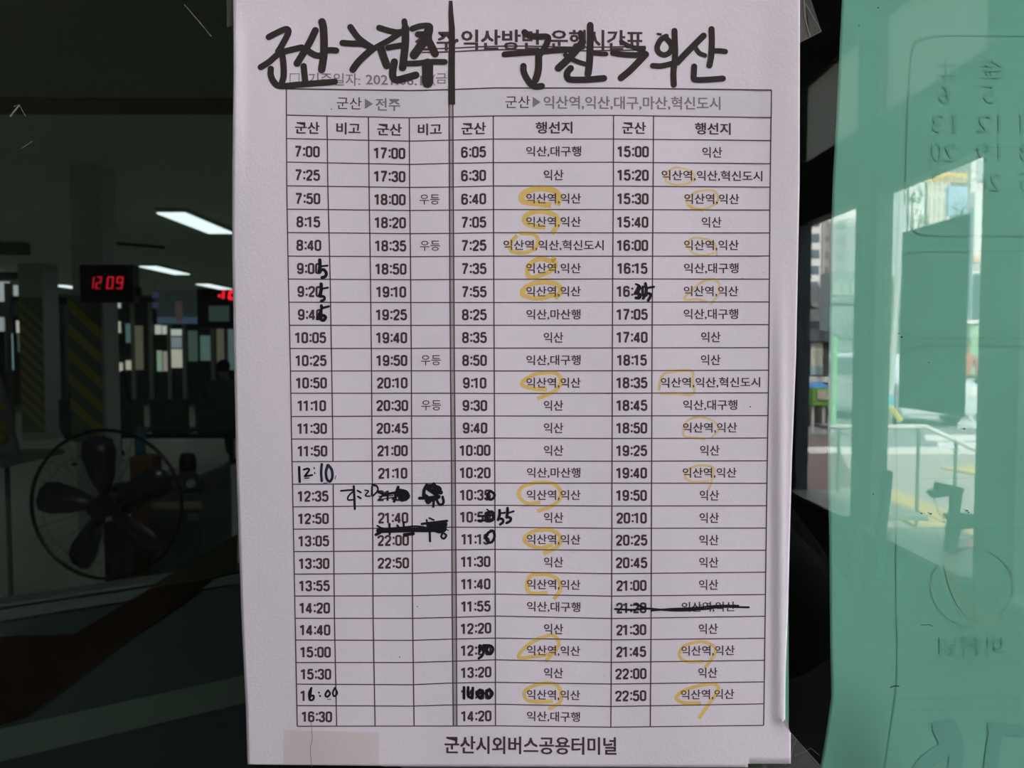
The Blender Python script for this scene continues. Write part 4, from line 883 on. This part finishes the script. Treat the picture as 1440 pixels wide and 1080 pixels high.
# low partition in front of them
P0, P1 = Vector((-.584, .587, 1.2)), Vector((-.364, .726, 1.2)); dv = (P1-P0).normalized(); nv = Vector((-dv.y, dv.x, 0))
def atP(px, py, off=0):
    d = ray(px, py); k = ((P0+nv*off-CP).dot(nv))/d.dot(nv); return CP+d*k
A_, B_ = P0-dv*.7, P0+dv*.5
t = thing('low_partition', 'low dark partition with a slim metal top rail, running behind the glass at the lower left', 'partition')
def slab(name, z0, z1, th, m, off=0):
    a, b = A_.copy(), B_.copy(); a.z = b.z = z0; a += nv*off; b += nv*off
    return MB().prism([a, b, Vector((b.x, b.y, z1)), Vector((a.x, a.y, z1))], nv*th).build(name, m, t)
z1 = atP(0, 858).z; zl0 = (atP(0, 1060).z+atP(330, 1000).z)/2; zl1 = (atP(0, 1010).z+atP(330, 966).z)/2
slab('top_rail', 1.188, 1.2, .03, mat('rail_metal', (.05, .063, .066), .5, spec=.2), -.002); slab('rail_lip', 1.203, 1.207, .03, mat('rail_metal', (.2, .25, .26)), 0)
slab('dark_panel', zl1, 1.188, .02, mat('panel_dark', (.022, .030, .034), .6, spec=.04)); slab('pale_band', zl0, zl1, .022, mat('panel_band', (.048, .068, .056), .6, spec=.1), -.002)
slab('lower_panel', 0, zl0, .02, mat('panel_low', (.020, .025, .028), .5, spec=.04))
m_br = mat('brown_arm_reflection', (.014, .009, .005), .9, spec=0)  # brown and olive patches paint the dark reflection of the photographer's arm
MB().prism([atP(x, y, -.004) for x, y in ((212, 828), (300, 814.5), (265, 842), (172, 905), (35, 1010), (-6, 1022), (-6, 897), (105, 893), (150, 866))], nv*.003).build('brown_arm_reflection', m_br, t)
MB().prism([atP(x, y, -.004) for x, y in ((334, 752), (334, 802), (300, 813), (212, 826), (262, 795))], nv*.003).build('olive_arm_reflection', mat('olive_arm_reflection', (.019, .020, .012), .9, spec=0), t)
t = thing('added_blackout', 'black board added behind the glass to keep the gap beside the green sheet dark', 'screen')  # added board: keeps the gap black and cuts stray light
B('board', (.158, .14, 0), (2.1, .17, 2.85), mat('blackout_black', (.004, .004, .004), .9, spec=0), t)
for x_ in (.2, 2.02): B('foot', (x_, .07, 0), (x_+.05, .40, .04), m_black, t)

# ================================================================== BEHIND THE PHOTOGRAPHER: THE VESTIBULE
W = 2.2
m_vwall = mat('vestibule_wall', (.06, .06, .055), .8, noise=.1, nscale=2); m_vdark = mat('vestibule_dark', (.05, .053, .048), .9, spec=.1); m_vfloor = mat('vestibule_floor', (.03, .03, .028), .8, spec=.1, noise=.15, nscale=3)
m_navyp = mat('navy_post', (.035, .055, .075), .5); m_pane = mat_clear('street_pane', (.97, .985, .975)); m_jamb = mat('jamb_paint', (.12, .13, .11), .7)
m_frost = bpy.data.materials.new('frosted_panel'); m_frost.use_nodes = True; n_ = m_frost.node_tree.nodes; n_.clear()
o_ = n_.new('ShaderNodeOutputMaterial'); tr = n_.new('ShaderNodeBsdfTranslucent'); tr.inputs[0].default_value = (.36, .38, .355, 1); m_frost.node_tree.links.new(tr.outputs[0], o_.inputs[0])
def V(name, lo, hi, m, parent=None, bevel=0): return MB().box(lo, hi).mirror().build(name, m, parent, bevel=bevel)
struct(V('floor', (-2.7, -.05, -.12), (2.3, 9, 0), m_vfloor)); struct(V('ceiling', (-2.7, 0, 3.6), (2.4, 9, 3.7), m_vdark))
struct(V('wall_left', (-2.7, 0, 0), (-2.6, 9, 3.6), m_vdark)); struct(V('wall_back', (-2.7, 8.9, 0), (2.4, 9, 3.6), m_vdark))
struct(V('wall_right', (W, 0, 0), (W+.10, 5.83, .42), m_vwall)); struct(V('wall_right', (W, 0, 2.425), (W+.1, 5.83, 2.875), m_vwall)); struct(V('wall_right', (W, 0, 3.45), (W+.1, 5.83, 3.6), m_vwall))
struct(V('wall_right', (W, 5.83, 0), (W+.1, 9, 3.6), m_vdark))
for i, (y0, y1, m_) in enumerate(((0, .30, m_jamb), (3.02, 3.31, m_jamb), (4.34, 4.62, m_jamb), (5.57, 5.83, m_navyp))):
    struct(V('trim_%d' % (i+2), (W-.005, y0, .42), (W+.09, y1, 2.425), m_)); struct(V('trim_%d' % (i+2), (W-.005, y0, 2.875), (W+.09, y1, 3.45), m_))
V('door_post_pipe', (W-.05, 4.43, 0), (W-.006, 4.50, 2.62), mat('pipe_paint', (.20, .18, .13), .6)); o = bpy.data.objects['door_post_pipe']; o.name = 'wall_pipe'; tag(o, 'thin upright painted pipe on the pillar between the street windows', 'pipe')
for i, (y0, y1) in enumerate(((.30, 3.02), (3.31, 4.34), (4.62, 5.57))):
    struct(V('window_%d' % (i+2), (W+.04, y0, .42), (W+.046, y1, 2.425), m_pane)); struct(V('window_%d' % (i+5), (W+.04, y0, 2.875), (W+.046, y1, 3.45), m_frost))
    V('sill', (W-.06, y0, .395), (W+.5, y1, .424), mat('sill_metal', (.25, .27, .24), .5), bpy.data.objects['window_%d' % (i+2)])
tag(V('window_poster', (W+.028, 3.47, 1.168), (W+.036, 4.10, 2.155), mat('poster_back', (.05, .06, .055), .8)), 'dark back of a poster fixed to the street window, mirrored in the glass', 'poster')
t = thing('added_fill_lamp', 'unseen tube lamp added above the glass to brighten the timetable', 'lamp')  # added out of view to brighten the sheet, most at its top
B('fill_lamp_tray', (-.62, -.60, 2.90), (.62, -.44, 2.94), m_pillar, t); B('fill_lamp_tube', (-.6, -.58, 2.86), (.6, -.46, 2.90), mat('fill_lamp_glow', (1, .97, .93), .5, emit=28), t)
for x_ in (-.5, .5): B('bracket', (x_-.01, -.56, 2.93), (x_+.01, -.03, 2.96), m_dark, t)
# hand sanitizer pumps on the sill
m_pump = mat('pump_dark', (.03, .04, .035), .5)
SY = 3.75
def bent(label, x0, pts_h, pts_p, arm, cord):
    t = thing('bent_stand', label, 'stand'); 
    def pr(nm, px_, dep=.05, off=0): return MB().prism([atY(x, y, SY+off) for x, y in px_], (0, dep, 0)).mirror().build(nm, m_pump, t)
    pr('head', pts_h); pr('post', pts_p, .045)
    if arm: pr('side_arm', arm, .05, .02)
    if cord: MB().tube([atY(x, y, SY+.02) for x, y in cord], .0022, 6).mirror().build('cord', m_pump, t)
bent('dark bent stand with a hanging cord on the street window sill', 1336, [(1309, 691), (1319, 689), (1322, 679), (1357, 687), (1353, 695), (1330, 699), (1314, 701)], [(1342, 690), (1355, 690), (1350, 722), (1352, 745), (1346, 775), (1342, 812), (1329, 812), (1336, 745), (1340, 722)],
     [(1333, 725), (1352, 722), (1384, 726), (1384, 742), (1352, 745), (1334, 730)], [(1313, 700), (1318, 716), (1327, 732), (1335, 742)])
bent('second dark bent stand, half hidden by the pillar between the street windows', 1238, [(1222, 664), (1254, 662), (1256, 674), (1222, 676)], [(1244, 664), (1256, 664), (1253, 700), (1248, 738), (1244, 812), (1233, 812), (1237, 738), (1244, 700)], None, None)
t = thing('carton', 'small white and red carton on the street window sill beside the bent stand', 'box')
a, b = atY(1346, 803, SY+.1), atY(1361, 757, SY+.1); V('white_side', (a.x, SY+.1, .424), (b.x, SY+.22, b.z), mat('label_white', (.92, .92, .92), .6), t)
a, b = atY(1361.2, 803, SY+.1), atY(1384, 768, SY+.1); V('red_side', (a.x, SY+.1, .424), (b.x, SY+.22, b.z), mat('label_pink', (.9, .22, .28), .6), t)
# ------------------------------------------------ the photographer
t = thing('person', 'person in a dark puffer jacket holding up a phone, faintly mirrored in the glass', 'person')
m_jack = mat('jacket_black', (.010, .011, .013), .8, spec=.05); y0 = -.82
pts = [(0, y0, .62), (0, y0, 1.05), (0, y0, 1.34), (0, y0+.02, 1.47), (.20, y0, 1.38), (.37, y0+.15, 1.13), (.11, -.37, 1.42), (-.20, y0, 1.38), (-.36, y0+.15, 1.12), (-.11, -.37, 1.42)]
skin('jacket', pts, [(0, 1), (1, 2), (2, 3), (2, 4), (4, 5), (5, 6), (2, 7), (7, 8), (8, 9)], [.34, .31, .20, .07, .12, .10, .05, .12, .10, .05], m_jack, t)
pts = [(0, y0, .96), (.11, y0, .85), (.12, y0+.02, .48), (.12, y0, .10), (.12, y0+.14, .05), (-.11, y0, .85), (-.12, y0+.02, .48), (-.12, y0, .10), (-.12, y0+.14, .05)]
skin('trousers', pts, [(0, 1), (1, 2), (2, 3), (3, 4), (0, 5), (5, 6), (6, 7), (7, 8)], [.16, .11, .08, .055, .045, .11, .08, .055, .045], m_trou, t)
skin('neck', [(0, y0+.02, 1.46), (0, y0+.04, 1.58)], [(0, 1)], [.06, .06], m_skin, t); head(t, (0, y0+.07, 1.66), .105, (0, .97, -.24))
ph = B('phone', (-.075, -D-.022, 1.455), (.075, -D-.012, 1.530), m_black, None, .006); tag(ph, 'black phone held up level with the timetable', 'phone')
for s_ in (-1, 1):
    pts = [(s_*.108, -.385, 1.425), (s_*.100, -.345, 1.455), (s_*.092, -.325, 1.482)]
    skin('palm', pts, [(0, 1), (1, 2)], [(.022, .026), (.018, .034), (.014, .032)], m_skin, t)
    for k, (dz, ln) in enumerate(((.030, .052), (.012, .060), (-.006, .056), (-.022, .044))):
        a = Vector((s_*.096, -.322, 1.488+dz)); skin('finger', [a, a+Vector((-s_*.006, .022, .004)), a+Vector((-s_*.022, .034-.006, .004)), a+Vector((-s_*ln, .018, .0))] if False else [a, a+Vector((-s_*.002, -.001, 0)), a+Vector((-s_*ln*.5, -.004, .003)), a+Vector((-s_*ln, .0005, .002))], [(0, 1), (1, 2), (2, 3)], [.009, .009, .008, .0065], m_skin, t, 1)
    a = Vector((s_*.104, -.36, 1.46)); skin('thumb', [a, a+Vector((-s_*.018, .0, .016)), a+Vector((-s_*.045, .02, .026))], [(0, 1), (1, 2)], [.011, .010, .008], m_skin, t, 1)

# ================================================================== THE STREET (mirrored in the glass, really behind the photographer)
def W2(px, py, Y): return atY(px, py, Y)
def box_px(x0, y0, x1, y1, Y, dep, m, name='wall', parent=None, to_ground=False, up=0):
    a, b = atY(x0, y1, Y), atY(x1, y0, Y)
    return V(name, (a.x, Y, 0 if to_ground else a.z), (b.x, Y+dep, b.z+up), m, parent)
m_road = mat('asphalt', (.26, .27, .265), .8, noise=.08, nscale=1.5); m_walk = mat('pavement', (.40, .38, .345), .8, noise=.1, nscale=4); m_white = mat('road_paint', (.80, .80, .78), .7)
m_tact = mat('tactile_yellow', (.62, .48, .20), .7); m_wb = mat('white_wall', (.80, .80, .77), .8); m_wb2 = mat('cream_wall', (.74, .70, .62), .8); m_gw = mat('grey_wall', (.42, .43, .43), .8)
m_wd = mat('window_dark', (.16, .21, .24), .2); m_bg = mat('blue_glass', (.32, .46, .58), .3); m_tg = mat('teal_glass', (.30, .42, .42), .3); m_leaf = mat('street_leaf', (.12, .18, .09), .8, noise=.3, nscale=2)
struct(V('pavement', (W+.1, -14, -.14), (60, 11.0, -.02), m_walk)); struct(V('road', (W+.1, 11.0, -.16), (200, 160, -.06), m_road))
struct(V('kerb', (W+.1, 10.8, -.1), (60, 11.0, .06), mat('kerb_stone', (.66, .66, .63), .8)))
# tactile paving: rows of tiles
def ground(px, py, z=-.02): return atZ(px, py, z)
tiles = thing('tactile_strip', 'yellow tactile paving strip on the pavement, mirrored in the glass', 'tactile paving', 'tactile paving strips')
def tile_row(parent, A, Bp, wdt, gap=.012, s_=.3):
    A, Bp = Vector(A), Vector(Bp); L = (Bp-A).length; u = (Bp-A)/L; v = Vector((-u.y, u.x, 0)); k = 0; proto = None
    while k*s_ < L:
        for j in range(wdt):
            q = A+u*(k*s_)+v*(j*s_)
            if proto is None:
                mb = MB().prism([Vector((0, 0, 0)), u*(s_-gap), u*(s_-gap)+v*(s_-gap), v*(s_-gap)], (0, 0, .025)); mb.mirror(); proto = mb.build('tile', m_tact, parent); proto.location = mir(q)
            else:
                c = proto.copy(); COL.objects.link(c); c.location = mir(q)
        k += 1
tile_row(tiles, ground(1178, 690), ground(1390, 792), 2)
t2 = thing('tactile_strip', 'second yellow tactile paving strip nearer the road, mirrored in the glass', 'tactile paving', 'tactile paving strips')
tile_row(t2, ground(1322, 660), ground(1392, 672), 2)
m_blu = mat('pale_blue_kerb', (.50, .60, .62), .7)
q = [ground(1165, 712), ground(1392, 822), ground(1392, 870), ground(1165, 745)]
struct(MB().prism([Vector((p.x, p.y, -.018)) for p in q], (0, 0, .03)).mirror().build('pale_paving', m_blu))
# crossing stripes
t = thing('pedestrian_crossing', 'worn white crossing stripes painted on the road beyond the handrail', 'crossing')
for (x0, y0, x1, y1) in ((1262, 574, 1345, 577), (1268, 583, 1342, 586.5), (1345, 592, 1400, 600), (1300, 612, 1400, 618), (1318, 622, 1400, 631), (1228, 634, 1290, 638), (1362, 552, 1400, 555), (1362, 563, 1400, 566)):
    a, b = atZ(x0, y0, -.055), atZ(x1, y0, -.055); c, d = atZ(x1+4, y1+2, -.055), atZ(x0+2, y1+2, -.055)
    MB().prism([a, b, c, d], (0, 0, .004)).mirror().build('stripe', m_white, t)
# handrail
t = thing('handrail', 'white metal handrail outside the street windows, sloping down at its end, mirrored in the glass', 'handrail')
RY = 5.5; m_rail = mat('rail_white', (.78, .79, .78), .4); r1, r2, r3 = atY(1080, 600, RY), atY(1302, 600, RY), atY(1400, 645, RY)
r1.x = W+.15
MB().tube([r1, r2, r3], .018, 10).mirror().build('top_rail', m_rail, t, True)
m_post = mat('rail_post', (.14, .17, .16), .5)
for px0 in (1180, 1292, 1345):
    p = atY(px0, 600, RY); zt = r1.z if px0 < 1302 else r2.z+(r3.z-r2.z)*(px0-1302)/98
    MB().tube([(p.x, RY, zt), (p.x, RY, -.02)], .013, 8).mirror().build('post', m_post, t)
# buildings
def facade(label, x0, x1, ytop, ybot, Y, m, rows, cols, wm, name='apartment_block', wh=.6, ww=.6, up=25):
    t = thing(name, label, 'building'); a, b = atY(x0, ybot, Y), atY(x1, ytop, Y); zt = b.z+up
    V('wall', (a.x, Y, 0), (b.x, Y+3.5, zt), m, t)
    if rows:
        fh = rows; z = a.z+fh*.5; sx_ = (b.x-a.x)/cols
        zz = 0.8
        while zz < zt-fh*.5:
            for c in range(cols): V('window', (a.x+(c+.5-ww/2)*sx_, Y-.12, zz), (a.x+(c+.5+ww/2)*sx_, Y, zz+fh*wh), wm, t)
            zz += fh
    return t
u = 1/F
facade('white apartment block with a column of grey windows, mirrored in the glass', 1110, 1156, 300, 400, 110, m_wb, 2.25, 2, m_wd, wh=.55, ww=.7)
facade('greyish apartment block between two white ones, mirrored in the glass', 1156, 1169, 290, 400, 110.2, m_wb2, 2.25, 1, m_gw, wh=.45, ww=.4)
facade('white apartment block with pale bluish windows, mirrored in the glass', 1169, 1222, 280, 400, 110, m_wb, 2.2, 2, mat('pale_window', (.50, .58, .58), .3), wh=.6, ww=.45)
facade('white block with two narrow rows of grey windows behind the leaning pole', 1224, 1254, 270, 400, 75, m_wb, 2.6, 1, mat('grey_window', (.45, .50, .50), .4), wh=.55, ww=.4)
facade('pale blue-grey block right of the leaning pole', 1254, 1276, 262, 420, 75.3, mat('bluegrey_wall', (.50, .57, .58), .7), 3.0, 2, mat('bluegrey_window', (.44, .52, .54), .4), ww=.5)
facade('white block above the window poster', 1276, 1301, 250, 420, 75, m_wb, 3.0, 2, mat('pale_window', (.5, .58, .58)), ww=.3, wh=.4)
facade('cream block with pilasters above the window poster', 1301, 1333, 240, 420, 75.2, m_wb2, 3.2, 4, mat('cream_window', (.62, .60, .54), .5), ww=.35, wh=.8)
facade('white block at the right end of the street', 1361, 1440, 235, 420, 75, m_wb, 4.2, 3, mat('pale_window', (.5, .58, .58)), ww=.4, wh=.5)
facade('blue glass office block right of the window poster', 1334, 1368, 300, 420, 55, m_bg, 2.0, 3, mat('blue_pane', (.36, .50, .62), .25), name='office_block', ww=.8, wh=.8, up=-.5)
t = thing('street_hoarding', 'tall pale blue hoarding above the window poster', 'panel'); box_px(1333, 262, 1361, 303, 50, .3, mat('hoarding_blue', (.42, .58, .74), .7), 'board', t); box_px(1345, 300, 1348, 420, 50, .3, m_gw, 'post', t, True)
t = thing('banner', 'long yellow banner hung across the pale facade', 'banner'); box_px(1300, 243, 1361, 256, 48, .1, mat('banner_yellow', (.80, .58, .22), .7), 'cloth', t)
for k in range(9):
    x = 1306+k*5.8; box_px(x, 247, x+3, 252, 47.9, .05, mat('banner_mark', (.60, .45, .25), .7), 'mark', t)
for y_ in (240, 252): box_px(1333, y_, 1400, y_+1.2, 47, .1, mat('cornice', (.42, .46, .45), .7), 'cornice', t)
t = thing('vertical_sign', 'tall white vertical shop sign with an orange foot', 'sign'); box_px(1369, 270, 1386, 366, 40, .6, mat('sign_white', (.82, .82, .80), .6), 'sign_box', t); box_px(1369, 360, 1386, 369, 39.9, .5, mat('sign_orange', (.80, .55, .38), .6), 'sign_foot', t)
box_px(1365.5, 292, 1368.5, 480, 40, .3, mat('sign_post', (.30, .40, .42), .6), 'post', t, True)
# lower dark shops
t = thing('shop_row', 'low dark grey shop row under the apartment blocks', 'building'); box_px(1100, 402, 1168, 470, 58, 6, mat('shop_grey', (.15, .16, .165), .7), 'wall', t, True); box_px(1157, 412, 1168, 452, 57.8, .2, mat('shop_pink', (.26, .21, .21), .7), 'sign_panel', t)
for x_, y_ in ((1130, 414), (1142, 425), (1132, 438)): box_px(x_, y_, x_+8, y_+6, 57.7, .2, mat('shop_light', (.24, .25, .24), .6), 'shop_window', t)
t = thing('shop_row', 'pale teal glazed shopfronts right of the dark shops', 'building'); box_px(1168, 382, 1216, 500, 52, 2, mat('teal_front', (.24, .30, .29), .6), 'wall', t, True)
for k in range(3): box_px(1172+k*12, 398, 1181+k*12, 415, 51.9, .1, mat('teal_light', (.38, .44, .42), .5), 'shop_window', t)
box_px(1168, 424, 1216, 427, 51.8, .3, mat('teal_dark', (.15, .2, .2), .5), 'awning', t)
t = thing('shop_row', 'dim olive shopfronts behind the leaning pole', 'building'); box_px(1226, 388, 1333, 480, 50, 1.5, mat('olive_front', (.13, .15, .13), .7), 'wall', t, True); box_px(1233, 418, 1252, 424, 49.9, .1, mat('teal_light', (.38, .44, .42)), 'sign_panel', t)
t = thing('shop_row', 'dim teal shopfronts under the white vertical sign', 'building'); box_px(1334, 385, 1440, 480, 45, 1.5, mat('dim_teal', (.09, .13, .15), .6), 'wall', t, True); box_px(1355, 396, 1366, 428, 44.9, .1, mat('pale_pink', (.46, .40, .42), .6), 'sign_panel', t)
# kiosk
t = thing('kiosk', 'dark street kiosk with a slate blue roof and a white door panel', 'kiosk'); KY = 15.0
m_slate = mat('slate_roof', (.055, .07, .085), .6); a = atY(1118, 462, KY); b = atY(1190, 480, KY)
MB().prism([(a.x, KY, a.z), (atY(1170, 466, KY).x, KY, atY(1170, 466, KY).z), (b.x, KY, b.z+.02), (b.x, KY, b.z), (a.x, KY, b.z)], (0, 1.6, 0)).mirror().build('roof', m_slate, t)
box_px(1122, 480, 1166, 600, KY+.2, 1.2, mat('kiosk_dark', (.028, .027, .022), .7), 'body', t, True); box_px(1140, 482, 1157, 528, KY+.15, .04, mat('door_white', (.42, .42, .36), .6), 'door_panel', t); box_px(1140, 515, 1157, 527, KY+.12, .03, mat('door_teal', (.22, .32, .33), .6), 'door_window', t)
box_px(1124, 530, 1168, 538, KY, .3, m_gw, 'counter', t)
# crate stand
t = thing('produce_stand', 'green crate stand with a blue cover in front of the kiosk', 'stand'); box_px(1140, 546, 1172, 570, 13.5, .6, mat('crate_green', (.10, .24, .035), .6), 'crate', t); box_px(1150, 549, 1172, 562, 13.45, .05, mat('crate_label', (.30, .29, .22), .6), 'label_panel', t)
a = atY(1156, 543, 13.5); MB().lathe(Vector((a.x, 13.8, a.z-.06)), [(.22, 0), (.21, .06), (.1, .11), (.01, .12)], 18).mirror().build('cover', mat('cover_blue', (.04, .22, .48), .5), t, True)
for x_ in (1142, 1157, 1170): box_px(x_, 570, x_+3, 605, 13.6, .05, m_gw, 'leg', t, True)
# planter / parked dark thing behind the rail
t = thing('dark_pavement_patch', 'brown brick paving edge behind the handrail', 'paving'); q = [ground(1100, 612), ground(1172, 612), ground(1205, 690), ground(1100, 690)]
MB().prism([Vector((p.x, p.y, -.018)) for p in q], (0, 0, .015)).mirror().build('brick_bed', mat('brick_brown', (.16, .12, .11), .8, noise=.3, nscale=12), t)
# green banner post
t = thing('banner_post', 'tall light green street banner on a post', 'banner'); box_px(1170, 473, 1178, 598, 12.5, .05, mat('banner_green', (.20, .50, .22), .6), 'cloth', t); box_px(1168.6, 470, 1170, 604, 12.5, .05, m_gw, 'post', t, True)
# leaning pole
t = thing('street_pole', 'pale leaning street pole with a blue band and yellow striped foot', 'pole'); PYv = 12
pt = [atY(1268, 250, PYv), atY(1262, 400, PYv), atY(1257, 480, PYv), atY(1252, 560, PYv), atY(1250, 596, PYv)]
MB().tube([Vector((pt[0].x+.05, PYv, pt[0].z+3)), *pt], .045, 12).mirror().build('shaft', mat('pole_grey', (.48, .52, .52), .5), t, True)
MB().tube([atY(1252, 556, PYv), atY(1251.4, 571, PYv)], .056, 12).mirror().build('blue_band', mat('band_cyan', (.12, .50, .60), .5), t)
MB().tube([atY(1252, 572, PYv-.2), atY(1266, 592, PYv-.2)], .045, 10).mirror().build('yellow_foot', mat('foot_yellow', (.62, .52, .10), .6), t)
# cars
def car(label, cx, cy, L, col, roof=None, rot=0):
    t = thing('car', label, 'car'); m = mat('car_'+label[:12].replace(' ', '_'), col, .3, coat=.5)
    prof = [(-L/2, .25), (-L/2, .75), (-L*.42, .92), (-L*.28, .98), (-L*.16, 1.42), (L*.18, 1.45), (L*.34, .98), (L*.47, .88), (L/2, .65), (L/2, .25)]
    MB().prism([Vector((x, -.85, z)) for x, z in prof], (0, 1.7, 0)).build('body', m, t, bevel=.06)
    MB().prism([Vector((x, -.87, z)) for x, z in ((-L*.26, 1.0), (-L*.15, 1.36), (L*.17, 1.38), (L*.31, 1.0))], (0, 1.74, 0)).build('side_glass', m_wd, t)
    for x in (-L*.3, L*.31):
        for s_ in (-.86, .7): MB().lathe((x, s_, .32), [(.32, 0), (.33, .08), (.3, .16)], 18, 'Y').build('wheel', m_black, t)
    for s_ in (-.6, .6): B('headlight', (L/2-.03, s_-.15, .62), (L/2+.02, s_+.15, .76), m_wb, t)
    if roof: B('roof_light', (-.2, -.25, 1.44), (.15, .25, 1.60), mat('roof_yellow', (.85, .62, .12), .5), t, .03)
    t.location = (cx, -cy, -.06); t.rotation_euler.z = rot; return t
c = atY(1203, 520, 24); car('pale blue grey parked car beyond the green banner', c.x, 24, 4.3, (.42, .50, .54), False, .25)
c = atY(1243, 520, 17); car('white car with a yellow roof light beyond the pillar', c.x-.15, 17, 4.4, (.62, .68, .72), True, 1.45)
t = thing('truck', 'small pale green truck with a white cab roof beyond the poster', 'truck'); TY = 22
box_px(1362, 455, 1390, 545, TY, 3.5, mat('truck_green', (.34, .50, .33), .5), 'cargo_box', t); box_px(1377, 462, 1381, 545, TY-.05, .05, mat('truck_yellow', (.62, .62, .22), .5), 'yellow_edge', t); box_px(1360, 450, 1392, 455, TY-.1, 3.7, m_wb, 'cab_roof', t)
box_px(1355, 445, 1362, 530, TY+.1, 2.5, mat('truck_grey', (.36, .36, .38), .5), 'cab', t); 
for x_ in (1362, 1384): c = atY(x_, 545, TY); MB().lathe((c.x, TY-.1, .35), [(.4, 0), (.42, .1), (.4, .3)], 18, 'Y').mirror().build('wheel', m_black, t)
t = thing('traffic_cone', 'orange traffic barrel on the road', 'cone'); c = atY(1373, 516, 30); MB().lathe((c.x, 30, -.05), [(.38, 0), (.36, .2), (.2, .25), (.08, .9)], 16).mirror().build('cone', mat('cone_orange', (.85, .22, .10), .5), t)
# tree blobs above the shops
for i, (x_, y_, Y_, r_) in enumerate(((1283, 272, 40, .7), (1292, 312, 44, .7), (1246, 445, 30, 1.0), (1354, 292, 42, .6))):
    t = thing('street_tree', ['dark leafy tree crown above the window poster', 'lower leafy crown above the window poster', 'leafy shrub behind the leaning pole', 'small treetop in front of the blue hoarding'][i], 'tree'); c = atY(x_, y_, Y_)
    mb = MB(); rnd = random.Random(i)
    for k in range(110):
        v = Vector((rnd.gauss(0, 1), rnd.gauss(0, 1), rnd.gauss(0, 1))).normalized()*r_*rnd.uniform(.5, 1); a = Vector((rnd.gauss(0, 1), rnd.gauss(0, 1), rnd.gauss(0, 1))).normalized()*.10; b = a.orthogonal().normalized()*.06
        mb.add([c+v-a, c+v+b, c+v+a, c+v-b], [(0, 1, 2, 3)])
    o = mb.mirror().build('foliage', m_leaf, t); o['kind'] = 'stuff'
    MB().tube([(c.x, Y_, -.1), (c.x+.05, Y_, c.z*.6), (c.x, Y_, c.z)], [.12, .09, .04], 8).mirror().build('trunk', mat('bark', (.14, .10, .07), .9), t)
# pedestrian
t = thing('person', 'distant pedestrian in a red top and pale trousers on the road, mirrored in the glass', 'person'); c = atZ(1355, 592, -.05)
pts = [(0, 0, .92), (0, 0, 1.15), (0, 0, 1.36), (0, 0, 1.5), (-.2, 0, 1.36), (-.26, .02, 1.08), (-.27, .08, .85), (.2, 0, 1.36), (.26, .02, 1.08), (.27, .08, .85)]
skin('top', pts, [(0, 1), (1, 2), (2, 3), (2, 4), (4, 5), (5, 6), (2, 7), (7, 8), (8, 9)], [.14, .13, .14, .05, .06, .045, .035, .06, .045, .035], mat('red_top', (.50, .16, .14), .8), t)
pts = [(0, 0, .94), (.09, 0, .84), (.10, .1, .46), (.10, .05, .06), (.10, .16, .03), (-.09, 0, .84), (-.10, -.05, .46), (-.10, -.16, .08), (-.10, -.06, .04)]
skin('trousers', pts, [(0, 1), (1, 2), (2, 3), (3, 4), (0, 5), (5, 6), (6, 7), (7, 8)], [.12, .09, .065, .045, .04, .09, .065, .045, .04], mat('pale_trousers', (.62, .68, .76), .8), t)
head(t, (0, .02, 1.62), .105, (0, 1, 0)); t.location = (c.x, -c.y, -.06)
